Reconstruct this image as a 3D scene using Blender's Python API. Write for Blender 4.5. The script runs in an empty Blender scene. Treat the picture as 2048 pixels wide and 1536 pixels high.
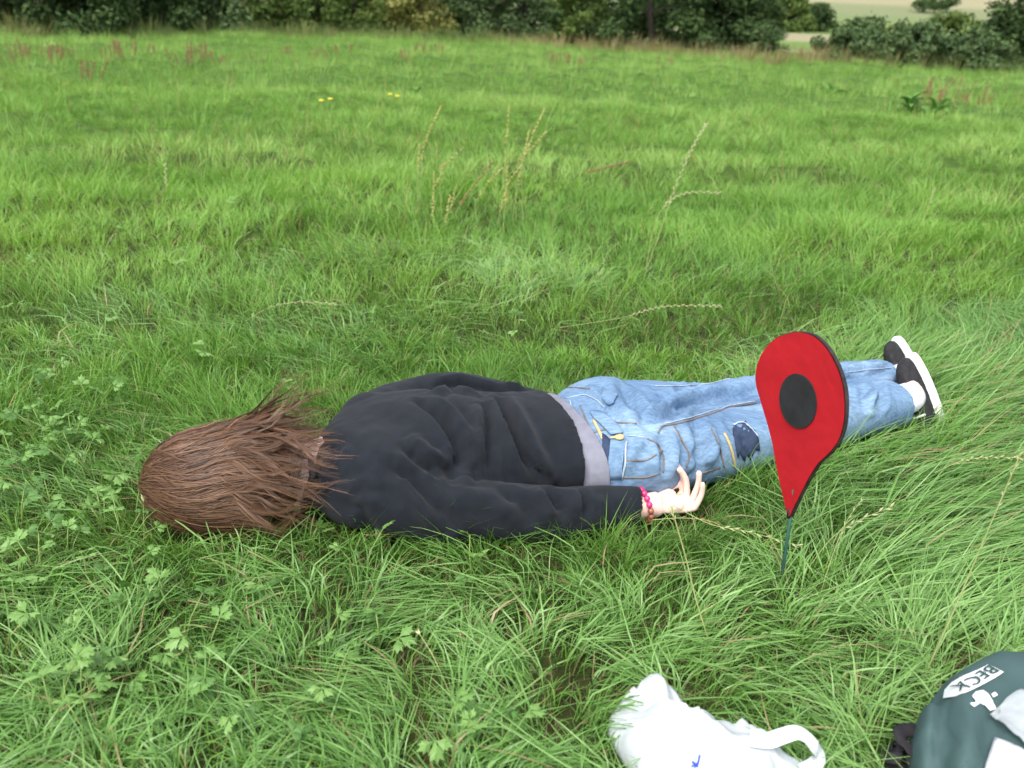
import bpy, bmesh, math, random
import numpy as np
from mathutils import Vector, Matrix
from mathutils.bvhtree import BVHTree
R = math.radians
rng = np.random.default_rng(7)
random.seed(7)
scene = bpy.context.scene
COL = scene.collection

# ------------------------------------------------------------------ camera
F, PITCH, ROLL, H = 1774.0, R(22.9), R(2.5), 0.92
fw = np.array([0, math.cos(PITCH), -math.sin(PITCH)])
r0 = np.array([1.0, 0, 0]); u0 = np.cross(r0, fw)
rt = math.cos(ROLL)*r0 + math.sin(ROLL)*u0
up = -math.sin(ROLL)*r0 + math.cos(ROLL)*u0
CP = np.array([0, 0, H])
cd = bpy.data.cameras.new('camera'); cam = bpy.data.objects.new('camera', cd); COL.objects.link(cam)
M = Matrix.Identity(4)
for i in range(3):
    M[i][0], M[i][1], M[i][2], M[i][3] = rt[i], up[i], -fw[i], CP[i]
cam.matrix_world = M
cd.sensor_width = 36; cd.lens = 36*F/2048
cd.clip_start = 0.05; cd.clip_end = 5000
cd.dof.use_dof = True; cd.dof.focus_distance = 1.75; cd.dof.aperture_fstop = 4.8
scene.camera = cam

# ------------------------------------------------------------------ light
SUN_EL, SUN_AZ = R(58), R(205)      # azimuth clockwise from +Y; soft light from behind the camera
w = bpy.data.worlds.new('World'); scene.world = w; w.use_nodes = True
nt = w.node_tree; bg = nt.nodes['Background']
sky = nt.nodes.new('ShaderNodeTexSky'); sky.sky_type = 'NISHITA'; sky.sun_disc = False
sky.sun_elevation = SUN_EL; sky.sun_rotation = SUN_AZ
sky.air_density = 1.0; sky.dust_density = 4.0; sky.ozone_density = 1.0
hs = nt.nodes.new('ShaderNodeHueSaturation'); hs.inputs['Saturation'].default_value = 0.45
nt.links.new(sky.outputs[0], hs.inputs['Color']); nt.links.new(hs.outputs[0], bg.inputs[0])
bg.inputs[1].default_value = 0.15
sd = bpy.data.lights.new('sun', 'SUN'); sd.energy = 1.4; sd.angle = R(40); sd.color = (1, .97, .92)
so = bpy.data.objects.new('sun', sd); COL.objects.link(so)
sdir = Vector((math.sin(SUN_AZ)*math.cos(SUN_EL), math.cos(SUN_AZ)*math.cos(SUN_EL), math.sin(SUN_EL)))
so.rotation_euler = sdir.to_track_quat('Z', 'Y').to_euler()
vs = scene.view_settings
vs.view_transform = 'Standard'; vs.look = 'None'; vs.gamma = 1; vs.use_curve_mapping = False
vs.exposure = 1.1
scene.render.engine = 'CYCLES'
cy = scene.cycles; cy.max_bounces = 5; cy.diffuse_bounces = 3; cy.glossy_bounces = 1; cy.transmission_bounces = 3; cy.transparent_max_bounces = 4

# ------------------------------------------------------------------ helpers
def ray(px, py): return fw + rt*((px-1024)/F) - up*((py-768)/F)
def at(px, py, z=0.0):
    d = ray(px, py); return CP + d*((z-H)/d[2])
def aty(px, py, Y):
    d = ray(px, py); return CP + d*(Y/d[1])
def hash2(ix, iy, seed):
    n = (ix.astype(np.int64)*374761393 + iy.astype(np.int64)*668265263 + seed*1442695041) & 0x7fffffff
    n = ((n ^ (n >> 13))*1274126177) & 0x7fffffff
    return ((n ^ (n >> 16)) & 0xffff)/65535.0
def vnoise(x, y, seed=0):
    x = np.asarray(x, float); y = np.asarray(y, float)
    ix = np.floor(x); iy = np.floor(y); fx = x-ix; fy = y-iy
    fx = fx*fx*(3-2*fx); fy = fy*fy*(3-2*fy); ix = ix.astype(np.int64); iy = iy.astype(np.int64)
    a = hash2(ix, iy, seed); b = hash2(ix+1, iy, seed); c = hash2(ix, iy+1, seed); d = hash2(ix+1, iy+1, seed)
    return (a*(1-fx)+b*fx)*(1-fy) + (c*(1-fx)+d*fx)*fy
def fbm(x, y, seed=0, o=3):
    s = 0; a = 0.5; t = 0
    for k in range(o):
        s = s + a*vnoise(np.asarray(x)*2**k, np.asarray(y)*2**k, seed+k*17); t += a; a *= .5
    return s/t
def sstep(x, a, b):
    t = np.clip((x-a)/(b-a), 0, 1); return t*t*(3-2*t)
def segdist(x, y, p, q):
    px, py = p; dx, dy = q[0]-px, q[1]-py
    t = np.clip(((x-px)*dx+(y-py)*dy)/(dx*dx+dy*dy), 0, 1)
    return np.hypot(x-px-t*dx, y-py-t*dy)

def link(o, parent=None):
    COL.objects.link(o)
    if parent is not None: o.parent = parent
    return o
def mesh_from(name, v, f):
    me = bpy.data.meshes.new(name); me.from_pydata([tuple(map(float, p)) for p in v], [], f); me.update(); return me
def fast_mesh(name, V, T):
    """V (n,3), T (m,k) with equal-size faces"""
    me = bpy.data.meshes.new(name); n = len(V); m, k = T.shape
    me.vertices.add(n); me.vertices.foreach_set('co', np.ascontiguousarray(V, dtype=np.float32).ravel())
    me.loops.add(m*k); me.loops.foreach_set('vertex_index', np.ascontiguousarray(T, dtype=np.int32).ravel())
    me.polygons.add(m); me.polygons.foreach_set('loop_start', np.arange(0, m*k, k, dtype=np.int32))
    me.update(calc_edges=True); return me
def setattr_f(me, name, arr):
    a = me.attributes.new(name, 'FLOAT', 'POINT'); a.data.foreach_set('value', np.ascontiguousarray(arr, dtype=np.float32))
def smooth(me):
    me.polygons.foreach_set('use_smooth', np.ones(len(me.polygons), dtype=bool)); return me
def obj(name, me, mat=None, parent=None, sm=True):
    if mat is not None and not me.materials: me.materials.append(mat)
    if sm: smooth(me)
    return link(bpy.data.objects.new(name, me), parent)
def tag(o, label=None, cat=None, group=None, kind=None):
    if label: o['label'] = label
    if cat: o['category'] = cat
    if group: o['group'] = group
    if kind: o['kind'] = kind
    return o
def empty(name, loc, rz=0):
    o = bpy.data.objects.new(name, None); o.location = [float(c) for c in loc]; o.rotation_euler = (0, 0, rz); o.empty_display_size = .05
    return link(o)
def shift(me, loc):
    n = len(me.vertices); co = np.empty(n*3, np.float32); me.vertices.foreach_get('co', co)
    co = co.reshape(-1, 3) - np.array(loc, np.float32); me.vertices.foreach_set('co', co.ravel()); me.update(); return me
def getv(me):
    co = np.empty(len(me.vertices)*3, np.float32); me.vertices.foreach_get('co', co); return co.reshape(-1, 3).astype(float)
def setv(me, V):
    me.vertices.foreach_set('co', np.ascontiguousarray(V, dtype=np.float32).ravel()); me.update()
def getn(me):
    co = np.empty(len(me.vertices)*3, np.float32); me.vertex_normals.foreach_get('vector', co); return co.reshape(-1, 3).astype(float)

class MB:
    def __init__(s): s.v = []; s.f = []
    def add(s, v, f):
        o = len(s.v); s.v += [tuple(map(float, p)) for p in v]; s.f += [tuple(i+o for i in q) for q in f]; return s
    def rings(s, rs, cap=True, closed=True):
        n = len(rs[0]); v = [p for r_ in rs for p in r_]; f = []
        for i in range(len(rs)-1):
            for j in range(n if closed else n-1):
                a = i*n+j; b = i*n+(j+1) % n
                f.append((a, b, b+n, a+n))
        if cap: f.append(tuple(range(n-1, -1, -1))); f.append(tuple(range((len(rs)-1)*n, len(rs)*n)))
        return s.add(v, f)
    def tube(s, pts, rad, n=10, cap=True, flat=1.0):
        pts = [np.array(p, float) for p in pts]; rs = []
        if np.isscalar(rad): rad = [rad]*len(pts)
        prev = None
        for i, p in enumerate(pts):
            t = pts[min(i+1, len(pts)-1)] - pts[max(i-1, 0)]; t = t/(np.linalg.norm(t)+1e-9)
            if prev is None:
                a = np.array([0, 0, 1.0]) if abs(t[2]) < .9 else np.array([1.0, 0, 0])
            else: a = prev
            b1 = a - t*(a@t); b1 /= np.linalg.norm(b1)+1e-9; b2 = np.cross(t, b1); prev = b1
            rs.append([p + rad[i]*(math.cos(k*2*math.pi/n)*b2 + flat*math.sin(k*2*math.pi/n)*b1) for k in range(n)])
        return s.rings(rs, cap)
    def ball(s, c, r, nu=10, nv=7):
        c = np.array(c, float); r = np.array([r]*3 if np.isscalar(r) else r, float); rs = []
        for i in range(nv+1):
            ph = -math.pi/2 + math.pi*(i*.96/nv+.02)
            rs.append([c + r*np.array([math.cos(ph)*math.cos(k*2*math.pi/nu), math.cos(ph)*math.sin(k*2*math.pi/nu), math.sin(ph)]) for k in range(nu)])
        return s.rings(rs)
    def mesh(s, name): return mesh_from(name, s.v, s.f)
    def build(s, name, mat, parent=None, sm=True): return obj(name, s.mesh(name), mat, parent, sm)

def spline(P, n):
    """Catmull-Rom resample of control rows (any dimension)"""
    P = np.array(P, float); m = len(P)
    t = np.linspace(0, m-1-1e-9, n); i = t.astype(int); u = (t-i)[:, None]
    g = lambda k: P[np.clip(k, 0, m-1)]
    p0, p1, p2, p3 = g(i-1), g(i), g(i+1), g(i+2)
    return .5*((2*p1)+(-p0+p2)*u+(2*p0-5*p1+4*p2-p3)*u*u+(-p0+3*p1-3*p2+p3)*u**3)

def voxel(name, mb, vox, it=4, fac=.5, dec=0):
    """one continuous surface from overlapping closed pieces"""
    me = mb.mesh('tmp_'+name)
    bm = bmesh.new(); bm.from_mesh(me); bmesh.ops.recalc_face_normals(bm, faces=bm.faces); bm.to_mesh(me); bm.free()
    o = bpy.data.objects.new('tmp_'+name, me); COL.objects.link(o)
    m = o.modifiers.new('r', 'REMESH'); m.mode = 'VOXEL'; m.voxel_size = vox
    if it:
        m2 = o.modifiers.new('s', 'SMOOTH'); m2.factor = fac; m2.iterations = it
    if dec: m3 = o.modifiers.new('d', 'DECIMATE'); m3.ratio = dec
    dg = bpy.context.evaluated_depsgraph_get(); ev = o.evaluated_get(dg)
    out = bpy.data.meshes.new_from_object(ev); out.name = name
    bpy.data.objects.remove(o); bpy.data.meshes.remove(me)
    return out

# ------------------------------------------------------------------ materials
def mat(name):
    m = bpy.data.materials.new(name); m.use_nodes = True; nt = m.node_tree
    return m, nt, nt.nodes['Principled BSDF']
def N(nt, t, **kw):
    n = nt.nodes.new(t)
    for k, v in kw.items():
        if hasattr(n, k): setattr(n, k, v)
        else: n.inputs[k].default_value = v
    return n
def ramp(nt, cols):
    n = nt.nodes.new('ShaderNodeValToRGB'); e = n.color_ramp.elements
    while len(e) < len(cols): e.new(.5)
    for i, (p, c) in enumerate(cols): e[i].position = p; e[i].color = (*c, 1)
    return n
def noise_mat(name, cols, scale=20, detail=4, rough=.8, bump=0, bscale=None, spec=.3, sheen=0, dist=.0015, coord='Object'):
    m, nt, b = mat(name)
    tc = N(nt, 'ShaderNodeTexCoord'); nz = N(nt, 'ShaderNodeTexNoise', Scale=scale, Detail=detail)
    nt.links.new(tc.outputs[coord], nz.inputs['Vector'])
    k = len(cols); rp = ramp(nt, [(.3+.4*i/max(1, k-1), c) for i, c in enumerate(cols)])
    nt.links.new(nz.outputs[0], rp.inputs[0]); nt.links.new(rp.outputs[0], b.inputs['Base Color'])
    b.inputs['Roughness'].default_value = rough; b.inputs['Specular IOR Level'].default_value = spec
    if sheen: b.inputs['Sheen Weight'].default_value = sheen; b.inputs['Sheen Roughness'].default_value = .6
    if bump:
        n2 = N(nt, 'ShaderNodeTexNoise', Scale=bscale or scale*4, Detail=3); nt.links.new(tc.outputs[coord], n2.inputs['Vector'])
        bp = N(nt, 'ShaderNodeBump', Strength=bump, Distance=dist); nt.links.new(n2.outputs[0], bp.inputs['Height'])
        nt.links.new(bp.outputs[0], b.inputs['Normal'])
    return m
def leaf_mat(name, cols, transl=.35, rough=.5, spec=.35, dead=None, trans_tint=(1.15, 1.25, .6)):
    """cols: dark -> light over each blade's own tint; tints above 1.2 are withered blades"""
    m, nt, b = mat(name)
    rnd = N(nt, 'ShaderNodeAttribute'); rnd.attribute_name = 'rnd'
    k = len(cols); rp = ramp(nt, [(.1+.8*i/max(1, k-1), c) for i, c in enumerate(cols)])
    nt.links.new(rnd.outputs['Fac'], rp.inputs[0]); col = rp.outputs[0]
    if dead:
        gt = N(nt, 'ShaderNodeMath', operation='GREATER_THAN'); gt.inputs[1].default_value = 1.2; nt.links.new(rnd.outputs['Fac'], gt.inputs[0])
        mc = N(nt, 'ShaderNodeMix', data_type='RGBA'); nt.links.new(gt.outputs[0], mc.inputs[0]); nt.links.new(col, mc.inputs[6])
        mc.inputs[7].default_value = (*dead, 1); col = mc.outputs[2]
    nt.links.new(col, b.inputs['Base Color']); b.inputs['Roughness'].default_value = rough
    b.inputs['Specular IOR Level'].default_value = spec
    if transl:
        tr = N(nt, 'ShaderNodeBsdfTranslucent'); tm = N(nt, 'ShaderNodeMix', data_type='RGBA', blend_type='MULTIPLY')
        tm.inputs[0].default_value = 1; nt.links.new(col, tm.inputs[6]); tm.inputs[7].default_value = (*trans_tint, 1)
        nt.links.new(tm.outputs[2], tr.inputs[0])
        ms = N(nt, 'ShaderNodeMixShader'); ms.inputs[0].default_value = transl
        nt.links.new(b.outputs[0], ms.inputs[1]); nt.links.new(tr.outputs[0], ms.inputs[2])
        nt.links.new(ms.outputs[0], nt.nodes['Material Output'].inputs[0])
    return m

# ------------------------------------------------------------------ terrain
BODY = [((-.60, 1.43), (-.36, 1.50), .075), ((-.36, 1.57), (.25, 1.73), .19), ((.27, 1.66), (.96, 2.05), .085),
        ((.30, 1.86), (1.03, 2.22), .085), ((-.28, 1.44), (.30, 1.50), .055), ((-.33, 1.80), (-.12, 1.94), .06), ((-.12, 1.94), (.2, 1.97), .04)]
def bodydist(x, y):
    d = np.full(np.shape(x), 9.0)
    for p, q, r_ in BODY: d = np.minimum(d, segdist(x, y, p, q)-r_)
    return d
def gz(x, y):
    x = np.asarray(x, float); y = np.asarray(y, float); rr = np.hypot(x, y)
    a = .018 + .105*sstep(y, 2.2, 7) + .05*sstep(y, 7, 14)
    m = sstep(bodydist(x, y), .02, .7)
    m = m*sstep(np.hypot(x-.75, y-.9), .25, .7)
    tus = (fbm(x*1.1, y*1.5, 3)-.5)*2*a + (fbm(x*3.1, y*3.6, 9, 2)-.5)*a*.9
    far = 1-sstep(y, 20, 30)
    z = tus*m*far
    dz = -1.5*sstep(y, 27, 48) - .5*sstep(y, 180, 230)*0
    hill = 95*sstep(y, 215, 1500)**1.35*(1+.15*np.sin(x/310+.4))
    return z + dz + hill
def make_ground():
    ys = np.concatenate([np.linspace(-6, .4, 12), np.arange(.5, 5, .07), np.arange(5, 14, .16), np.arange(14, 30, .4), 30*1.06**np.arange(1, 78)])
    us = np.concatenate([np.linspace(-1, -.36, 22, endpoint=False), np.linspace(-.36, .36, 90), np.linspace(.36, 1, 23)[1:]])
    X = []; Y = []
    for y in ys:
        half = 7 + max(0, y)*1.5; X.append(us*half); Y.append(np.full(len(us), y))
    X = np.array(X); Y = np.array(Y); Z = gz(X, Y)
    V = np.stack([X.ravel(), Y.ravel(), Z.ravel()], 1); n = len(us); m = len(ys)
    ii, jj = np.meshgrid(np.arange(m-1), np.arange(n-1), indexing='ij'); a = (ii*n+jj).ravel()
    T = np.stack([a, a+1, a+n+1, a+n], 1)
    me = fast_mesh('ground', V, T)
    # what the land is covered with, strip by strip (crops seen in the valley and on the hill)
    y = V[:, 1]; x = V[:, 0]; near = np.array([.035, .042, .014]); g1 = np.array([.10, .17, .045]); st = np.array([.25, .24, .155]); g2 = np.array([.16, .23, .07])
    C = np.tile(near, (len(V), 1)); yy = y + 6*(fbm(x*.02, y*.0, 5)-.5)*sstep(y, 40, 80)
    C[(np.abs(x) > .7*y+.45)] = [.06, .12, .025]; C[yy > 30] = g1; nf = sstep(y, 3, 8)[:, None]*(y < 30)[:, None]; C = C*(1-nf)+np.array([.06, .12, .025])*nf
    for a_, b_, c in [(58, 74, g2), (74, 90, st), (90, 122, g1*1.2), (122, 205, st*1.02), (205, 330, g1), (330, 420, g2), (420, 520, np.array([.15, .20, .09])), (520, 600, np.array([.17, .20, .11])), (600, 740, st*1.05), (740, 800, g2), (800, 6000, st*.9)]:
        C[(yy > a_) & (yy <= b_)] = c
    ca = me.color_attributes.new('land', 'FLOAT_COLOR', 'POINT')
    ca.data.foreach_set('color', np.concatenate([C, np.ones((len(C), 1))], 1).astype(np.float32).ravel())
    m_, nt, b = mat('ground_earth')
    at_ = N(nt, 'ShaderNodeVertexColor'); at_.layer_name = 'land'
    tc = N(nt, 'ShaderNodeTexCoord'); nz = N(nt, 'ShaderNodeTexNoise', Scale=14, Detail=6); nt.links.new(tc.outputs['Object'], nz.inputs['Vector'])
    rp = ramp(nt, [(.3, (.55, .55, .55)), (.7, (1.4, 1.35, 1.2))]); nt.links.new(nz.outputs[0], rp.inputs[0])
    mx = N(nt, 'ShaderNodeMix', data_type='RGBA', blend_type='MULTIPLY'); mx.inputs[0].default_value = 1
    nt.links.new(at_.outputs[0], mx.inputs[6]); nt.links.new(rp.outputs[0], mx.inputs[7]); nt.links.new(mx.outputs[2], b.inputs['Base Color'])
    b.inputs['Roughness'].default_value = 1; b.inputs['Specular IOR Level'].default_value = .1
    return tag(obj('ground', me, m_), kind='structure')
make_ground()

# ------------------------------------------------------------------ grass (every blade is its own bit of mesh)
def blade_mesh(name, x, y, az, L, W, lean, curl, tint, m, K=3, zoff=-.01, flop=2.1, label=None, lift=(.006, .036)):
    n = len(x); bz = gz(x, y); g = rng
    bend = g.normal(0, .3, n); tw = g.uniform(-1.0, 1.0, n)
    P = np.zeros((n, K+1, 3)); P[:, 0, 0] = x; P[:, 0, 1] = y; P[:, 0, 2] = bz+zoff
    ang = lean.copy(); a2 = az.copy(); lift = lift[0]+(lift[1]-lift[0])*g.random(n)
    for k in range(1, K+1):
        st = L/K
        P[:, k, 0] = P[:, k-1, 0] + st*np.sin(ang)*np.cos(a2); P[:, k, 1] = P[:, k-1, 1] + st*np.sin(ang)*np.sin(a2)
        P[:, k, 2] = np.maximum(P[:, k-1, 2] + st*np.cos(ang), bz + lift)
        ang = np.minimum(ang + curl/K*(.5+k/K), flop); a2 = a2 + bend/K
    wx = -np.sin(az+tw); wy = np.cos(az+tw); V = []
    for k in range(K):
        s = k/K; wd = W*(1-s**2.2)*.5*(1 if k else .6)
        for sg in (-1, 1):
            q = P[:, k].copy(); q[:, 0] += sg*wx*wd; q[:, 1] += sg*wy*wd; q[:, 2] += sg*wd*.3*np.sin(tw); V.append(q)
    V.append(P[:, K]); V = np.stack(V, 1); nv = 2*K+1
    T = []
    for k in range(K-1): T += [[2*k, 2*k+1, 2*k+3], [2*k, 2*k+3, 2*k+2]]
    T.append([2*K-2, 2*K-1, 2*K]); T = ((np.arange(n)*nv)[:, None, None] + np.array(T)[None]).reshape(-1, 3)
    me = fast_mesh(name, V.reshape(-1, 3), T); setattr_f(me, 'rnd', np.repeat(tint, nv))
    o = obj(name, me, m); tag(o, label, 'grass', kind='stuff'); return o
G1, G2, G3, G4 = (.054, .125, .022), (.098, .215, .034), (.16, .33, .055), (.25, .43, .085)
m_fine = leaf_mat('fine_grass', [G1, G2, G3, G4], transl=.38, rough=.5, dead=(.42, .33, .15))
m_long = leaf_mat('laid_grass', [(.05, .11, .024), (.09, .20, .042), (.14, .295, .062), (.22, .385, .115)], transl=.28, rough=.42, spec=.5, dead=(.33, .25, .13))
m_far = leaf_mat('field_grass', [(.086, .18, .03), (.138, .27, .05), (.20, .36, .078), (.30, .45, .13)], transl=.35, rough=.6, spec=.2, dead=(.30, .22, .10))
m_thatch = leaf_mat('undergrowth', [(.035, .075, .018), (.065, .135, .03), (.10, .20, .045), (.14, .25, .06)], transl=.25, rough=.6, spec=.2, dead=(.17, .125, .07))
m_edge = leaf_mat('margin_grass', [(.07, .12, .03), (.13, .18, .05), (.24, .20, .09), (.33, .22, .13)], transl=.3, rough=.6)

def wedge(n, y0, y1, mx=.70, pad=.6, pw=1.0):
    """n random ground points in the wedge the photograph looks over (with a margin)"""
    out = []; c = 0
    while c < n:
        y = y0 + (y1-y0)*rng.random(2*n)**pw; x = rng.uniform(-1, 1, 2*n)*(mx*y1+pad)
        k = np.abs(x) < mx*y+pad; out.append(np.stack([x[k], y[k]], 1)); c += k.sum()
    return np.concatenate(out)[:n].T
BAGS = [((.19, .93), (.34, .78), .045), ((.44, .85), (.40, .8), .02), ((.82, .90), (.95, .70), .10)]
def bagdist(x, y):
    d = np.full(np.shape(x), 9.0)
    for p, q, r_ in BAGS: d = np.minimum(d, segdist(x, y, p, q)-r_)
    return d
def laydir(x, y):
    """which way the long grass has been laid"""
    a = (fbm(x*1.6+5, y*1.6, 31, 2)-.5)*11.0
    right = sstep(x, .38, .7)*sstep(y, 1.0, 1.2)*(1-sstep(y, 2.3, 2.9))
    return a*(1-.90*right) + .22*right
def laydens(x, y):
    """how much of the sward is long laid grass: the trampled foreground and the swath by the feet"""
    f_ = 1-sstep(y + .5*(fbm(x*2, y*2, 8)-.5), 1.15, 1.6)
    f_ = f_*(1-.6*(1-sstep(x, -.75, -.35))*sstep(y, 1.05, 1.3))
    rg = sstep(x, .42, .75)*(1-sstep(y-.55*(x-.6), 2.0, 2.6))
    bk = .6*sstep(fbm(x*1.2, y*1.2, 61), .50, .66)
    return np.clip(np.maximum(np.maximum(f_, rg), bk), 0, 1)
def clumped(x, y, cell, seed, amt):
    """pull blades towards the crowns of their tufts; returns new x, y, distance from crown and tuft number"""
    ix = np.floor(x/cell).astype(np.int64); iy = np.floor(y/cell).astype(np.int64)
    best = np.full(len(x), 9.0); bx = x.copy(); by = y.copy(); idn = np.zeros(len(x))
    for dx in (-1, 0, 1):
        for dy in (-1, 0, 1):
            cx = (ix+dx+.1+.8*hash2(ix+dx, iy+dy, seed))*cell; cy_ = (iy+dy+.1+.8*hash2(ix+dx, iy+dy, seed+1))*cell
            d = np.hypot(x-cx, y-cy_); k = d < best
            best[k] = d[k]; bx[k] = cx[k]; by[k] = cy_[k]; idn[k] = hash2(ix+dx, iy+dy, seed+2)[k]
    return x+(bx-x)*amt, y+(by-y)*amt, best/cell, idn, np.arctan2(y-by, x-bx)
def away_from_body(x, y, az, rad, tilt=.7):
    d = bodydist(x, y); e = .03
    gx = bodydist(x+e, y)-bodydist(x-e, y); gy = bodydist(x, y+e)-bodydist(x, y-e); aw = np.arctan2(gy, gx)
    front = (np.sin(aw) < -.3) & (rng.random(len(x)) < .55)
    return np.where((d < rad) & ~front & (np.cos(az-aw) < .1), aw+rng.normal(0, tilt, len(x)), az), d
def build_grass():
    # fine upright grass, tussock by tussock
    for nm, num, ya, yb, K, lab in [('fine_grass', 95000, .62, 2.4, 3, 'fine bright green meadow grass around the lying person'), ('meadow_grass', 108000, 2.3, 5.0, 2, 'fine tussocky meadow grass just behind the lying person')]: fine(nm, num, ya, yb, K, lab)
    laid()
    thatch()
    rest()
def fine(nm, num, ya, yb, K, lab):
    x, y = wedge(num, ya, yb)
    x, y, cd_, cid, rad = clumped(x, y, .085, 501, .45)
    keep = (bodydist(x, y) > -.018) & (bagdist(x, y) > 0) & (rng.random(len(x)) > laydens(x, y)*.72)
    x, y, cd_, cid, rad = x[keep], y[keep], cd_[keep], cid[keep], rad[keep]; n = len(x)
    mo = fbm(x*1.1, y*1.5, 3); tus = fbm(x*3.3, y*3.3, 44, 2); nearf = 1-sstep(y, 1.2, 1.9)
    az = np.where(rng.random(n) < .6, rad+rng.normal(0, .7, n), laydir(x, y)+rng.normal(0, .7, n))
    az = np.arctan2(np.sin(az)*(1-.45*nearf), np.cos(az))
    az, d = away_from_body(x, y, az, .12)
    L = (.035+.13*tus**1.3)*(.6+.7*cid)*(.65+.6*rng.random(n))*(1+.25*sstep(y, 2.4, 4))*(1-.42*nearf)
    L *= np.where(d < .05, .85, 1)*(1+.55*((d < .14) & (x > .40) & (x < 1.1) & (y < 1.62+.55*(x-.3))))
    e = .03; fr = (d < .075) & (bodydist(x, y-e) > bodydist(x, y+e)+.012) & (y < 2.1)
    L = np.where(fr, np.maximum(L, .055+.085*rng.random(n)*(.5+cid)), L)
    lean = .08+.55*cd_+.35*rng.random(n)+.35*nearf*rng.random(n); curl = rng.uniform(.2, 1.5, n)
    W = rng.uniform(.0013, .0027, n)*(1+.45*sstep(y, 2.2, 4.5))
    tint = np.clip(-.05+sstep(y, 1.9, 2.3)*(1-sstep(y, 3.2, 4))*.10+.62*fbm(x*1.0, y*1.3, 171)+.55*(mo-.5)+.25*cid+.30*rng.random(n)+.06*sstep(y, 2, 4)+.04*nearf, 0, 1)  # mound noise paints shade into the tint: hollows darker, mound tops lighter
    tint = np.where(rng.random(n) < .018, 1.5, tint)
    blade_mesh(nm, x, y, az, L, W, lean, curl, tint, m_fine, K, label=lab)
def laid():
    # long laid grass
    x, y = wedge(100000, .6, 3.6, pw=1.3)
    x, y, cd_, cid, rad = clumped(x, y, .09, 601, .35)
    keep = (rng.random(len(x)) < .06+.94*laydens(x, y)) & (bodydist(x, y) > .0) & (bagdist(x, y) > .0)
    x, y, cd_, cid, rad = x[keep], y[keep], cd_[keep], cid[keep], rad[keep]; n = len(x)
    right = sstep(x, .45, .8)*sstep(y, 1.0, 1.25)
    az = laydir(x, y)+(cid-.5)*3.6*(1-.8*right)+rng.normal(0, .5, n)*(1-.4*right)
    az = np.arctan2(np.sin(az)*(.45+.25*(y > 1.9)), np.cos(az))
    az, d = away_from_body(x, y, az, .15)
    L = (.05+.12*rng.random(n))*(.65+.6*cid)*(1+.75*right)
    lean = rng.uniform(1.0, 1.52, n); curl = rng.uniform(.2, 1.0, n); up_ = rng.random(n) < .13
    lean[up_] *= .5; curl[up_] *= .8; L[up_] *= .65
    W = rng.uniform(.0015, .0034, n)*np.where(rng.random(n) < .12, 1.5, 1)
    tint = np.clip(.08+.55*fbm(x*1.8, y*1.8, 77)+.25*cid+.38*rng.random(n), 0, 1); tint = np.where(rng.random(n) < .03+.08*sstep(fbm(x*5, y*5, 33, 2), .5, .75), 1.5, tint)
    blade_mesh('laid_grass', x, y, az, L, W, lean, curl, tint, m_long, 4, flop=1.62, lift=(.006, .05), label='long flattened grey green grass lying in swirls in front of the person')
def thatch():
    # short undergrowth and old brown litter between the tufts
    x, y = wedge(60000, .6, 3.0, pw=1.2); k = (bodydist(x, y) > -.03) & (bagdist(x, y) > -.01); x, y = x[k], y[k]; n = len(x)
    L = rng.uniform(.02, .065, n); tint = np.where(rng.random(n) < .16+.25*sstep(fbm(x*4, y*4, 35, 2), .45, .7), 1.5, np.clip(.5*fbm(x*2, y*2, 36, 2)+.45*rng.random(n)-.1, 0, 1))
    blade_mesh('undergrowth', x, y, rng.random(n)*6.283, L, rng.uniform(.0015, .0035, n), rng.uniform(.3, 1.45, n), rng.uniform(.1, 1.0, n), tint, m_thatch, 2, flop=1.6, lift=(.003, .03), label='short undergrowth and brown litter between the grass tufts')
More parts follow.
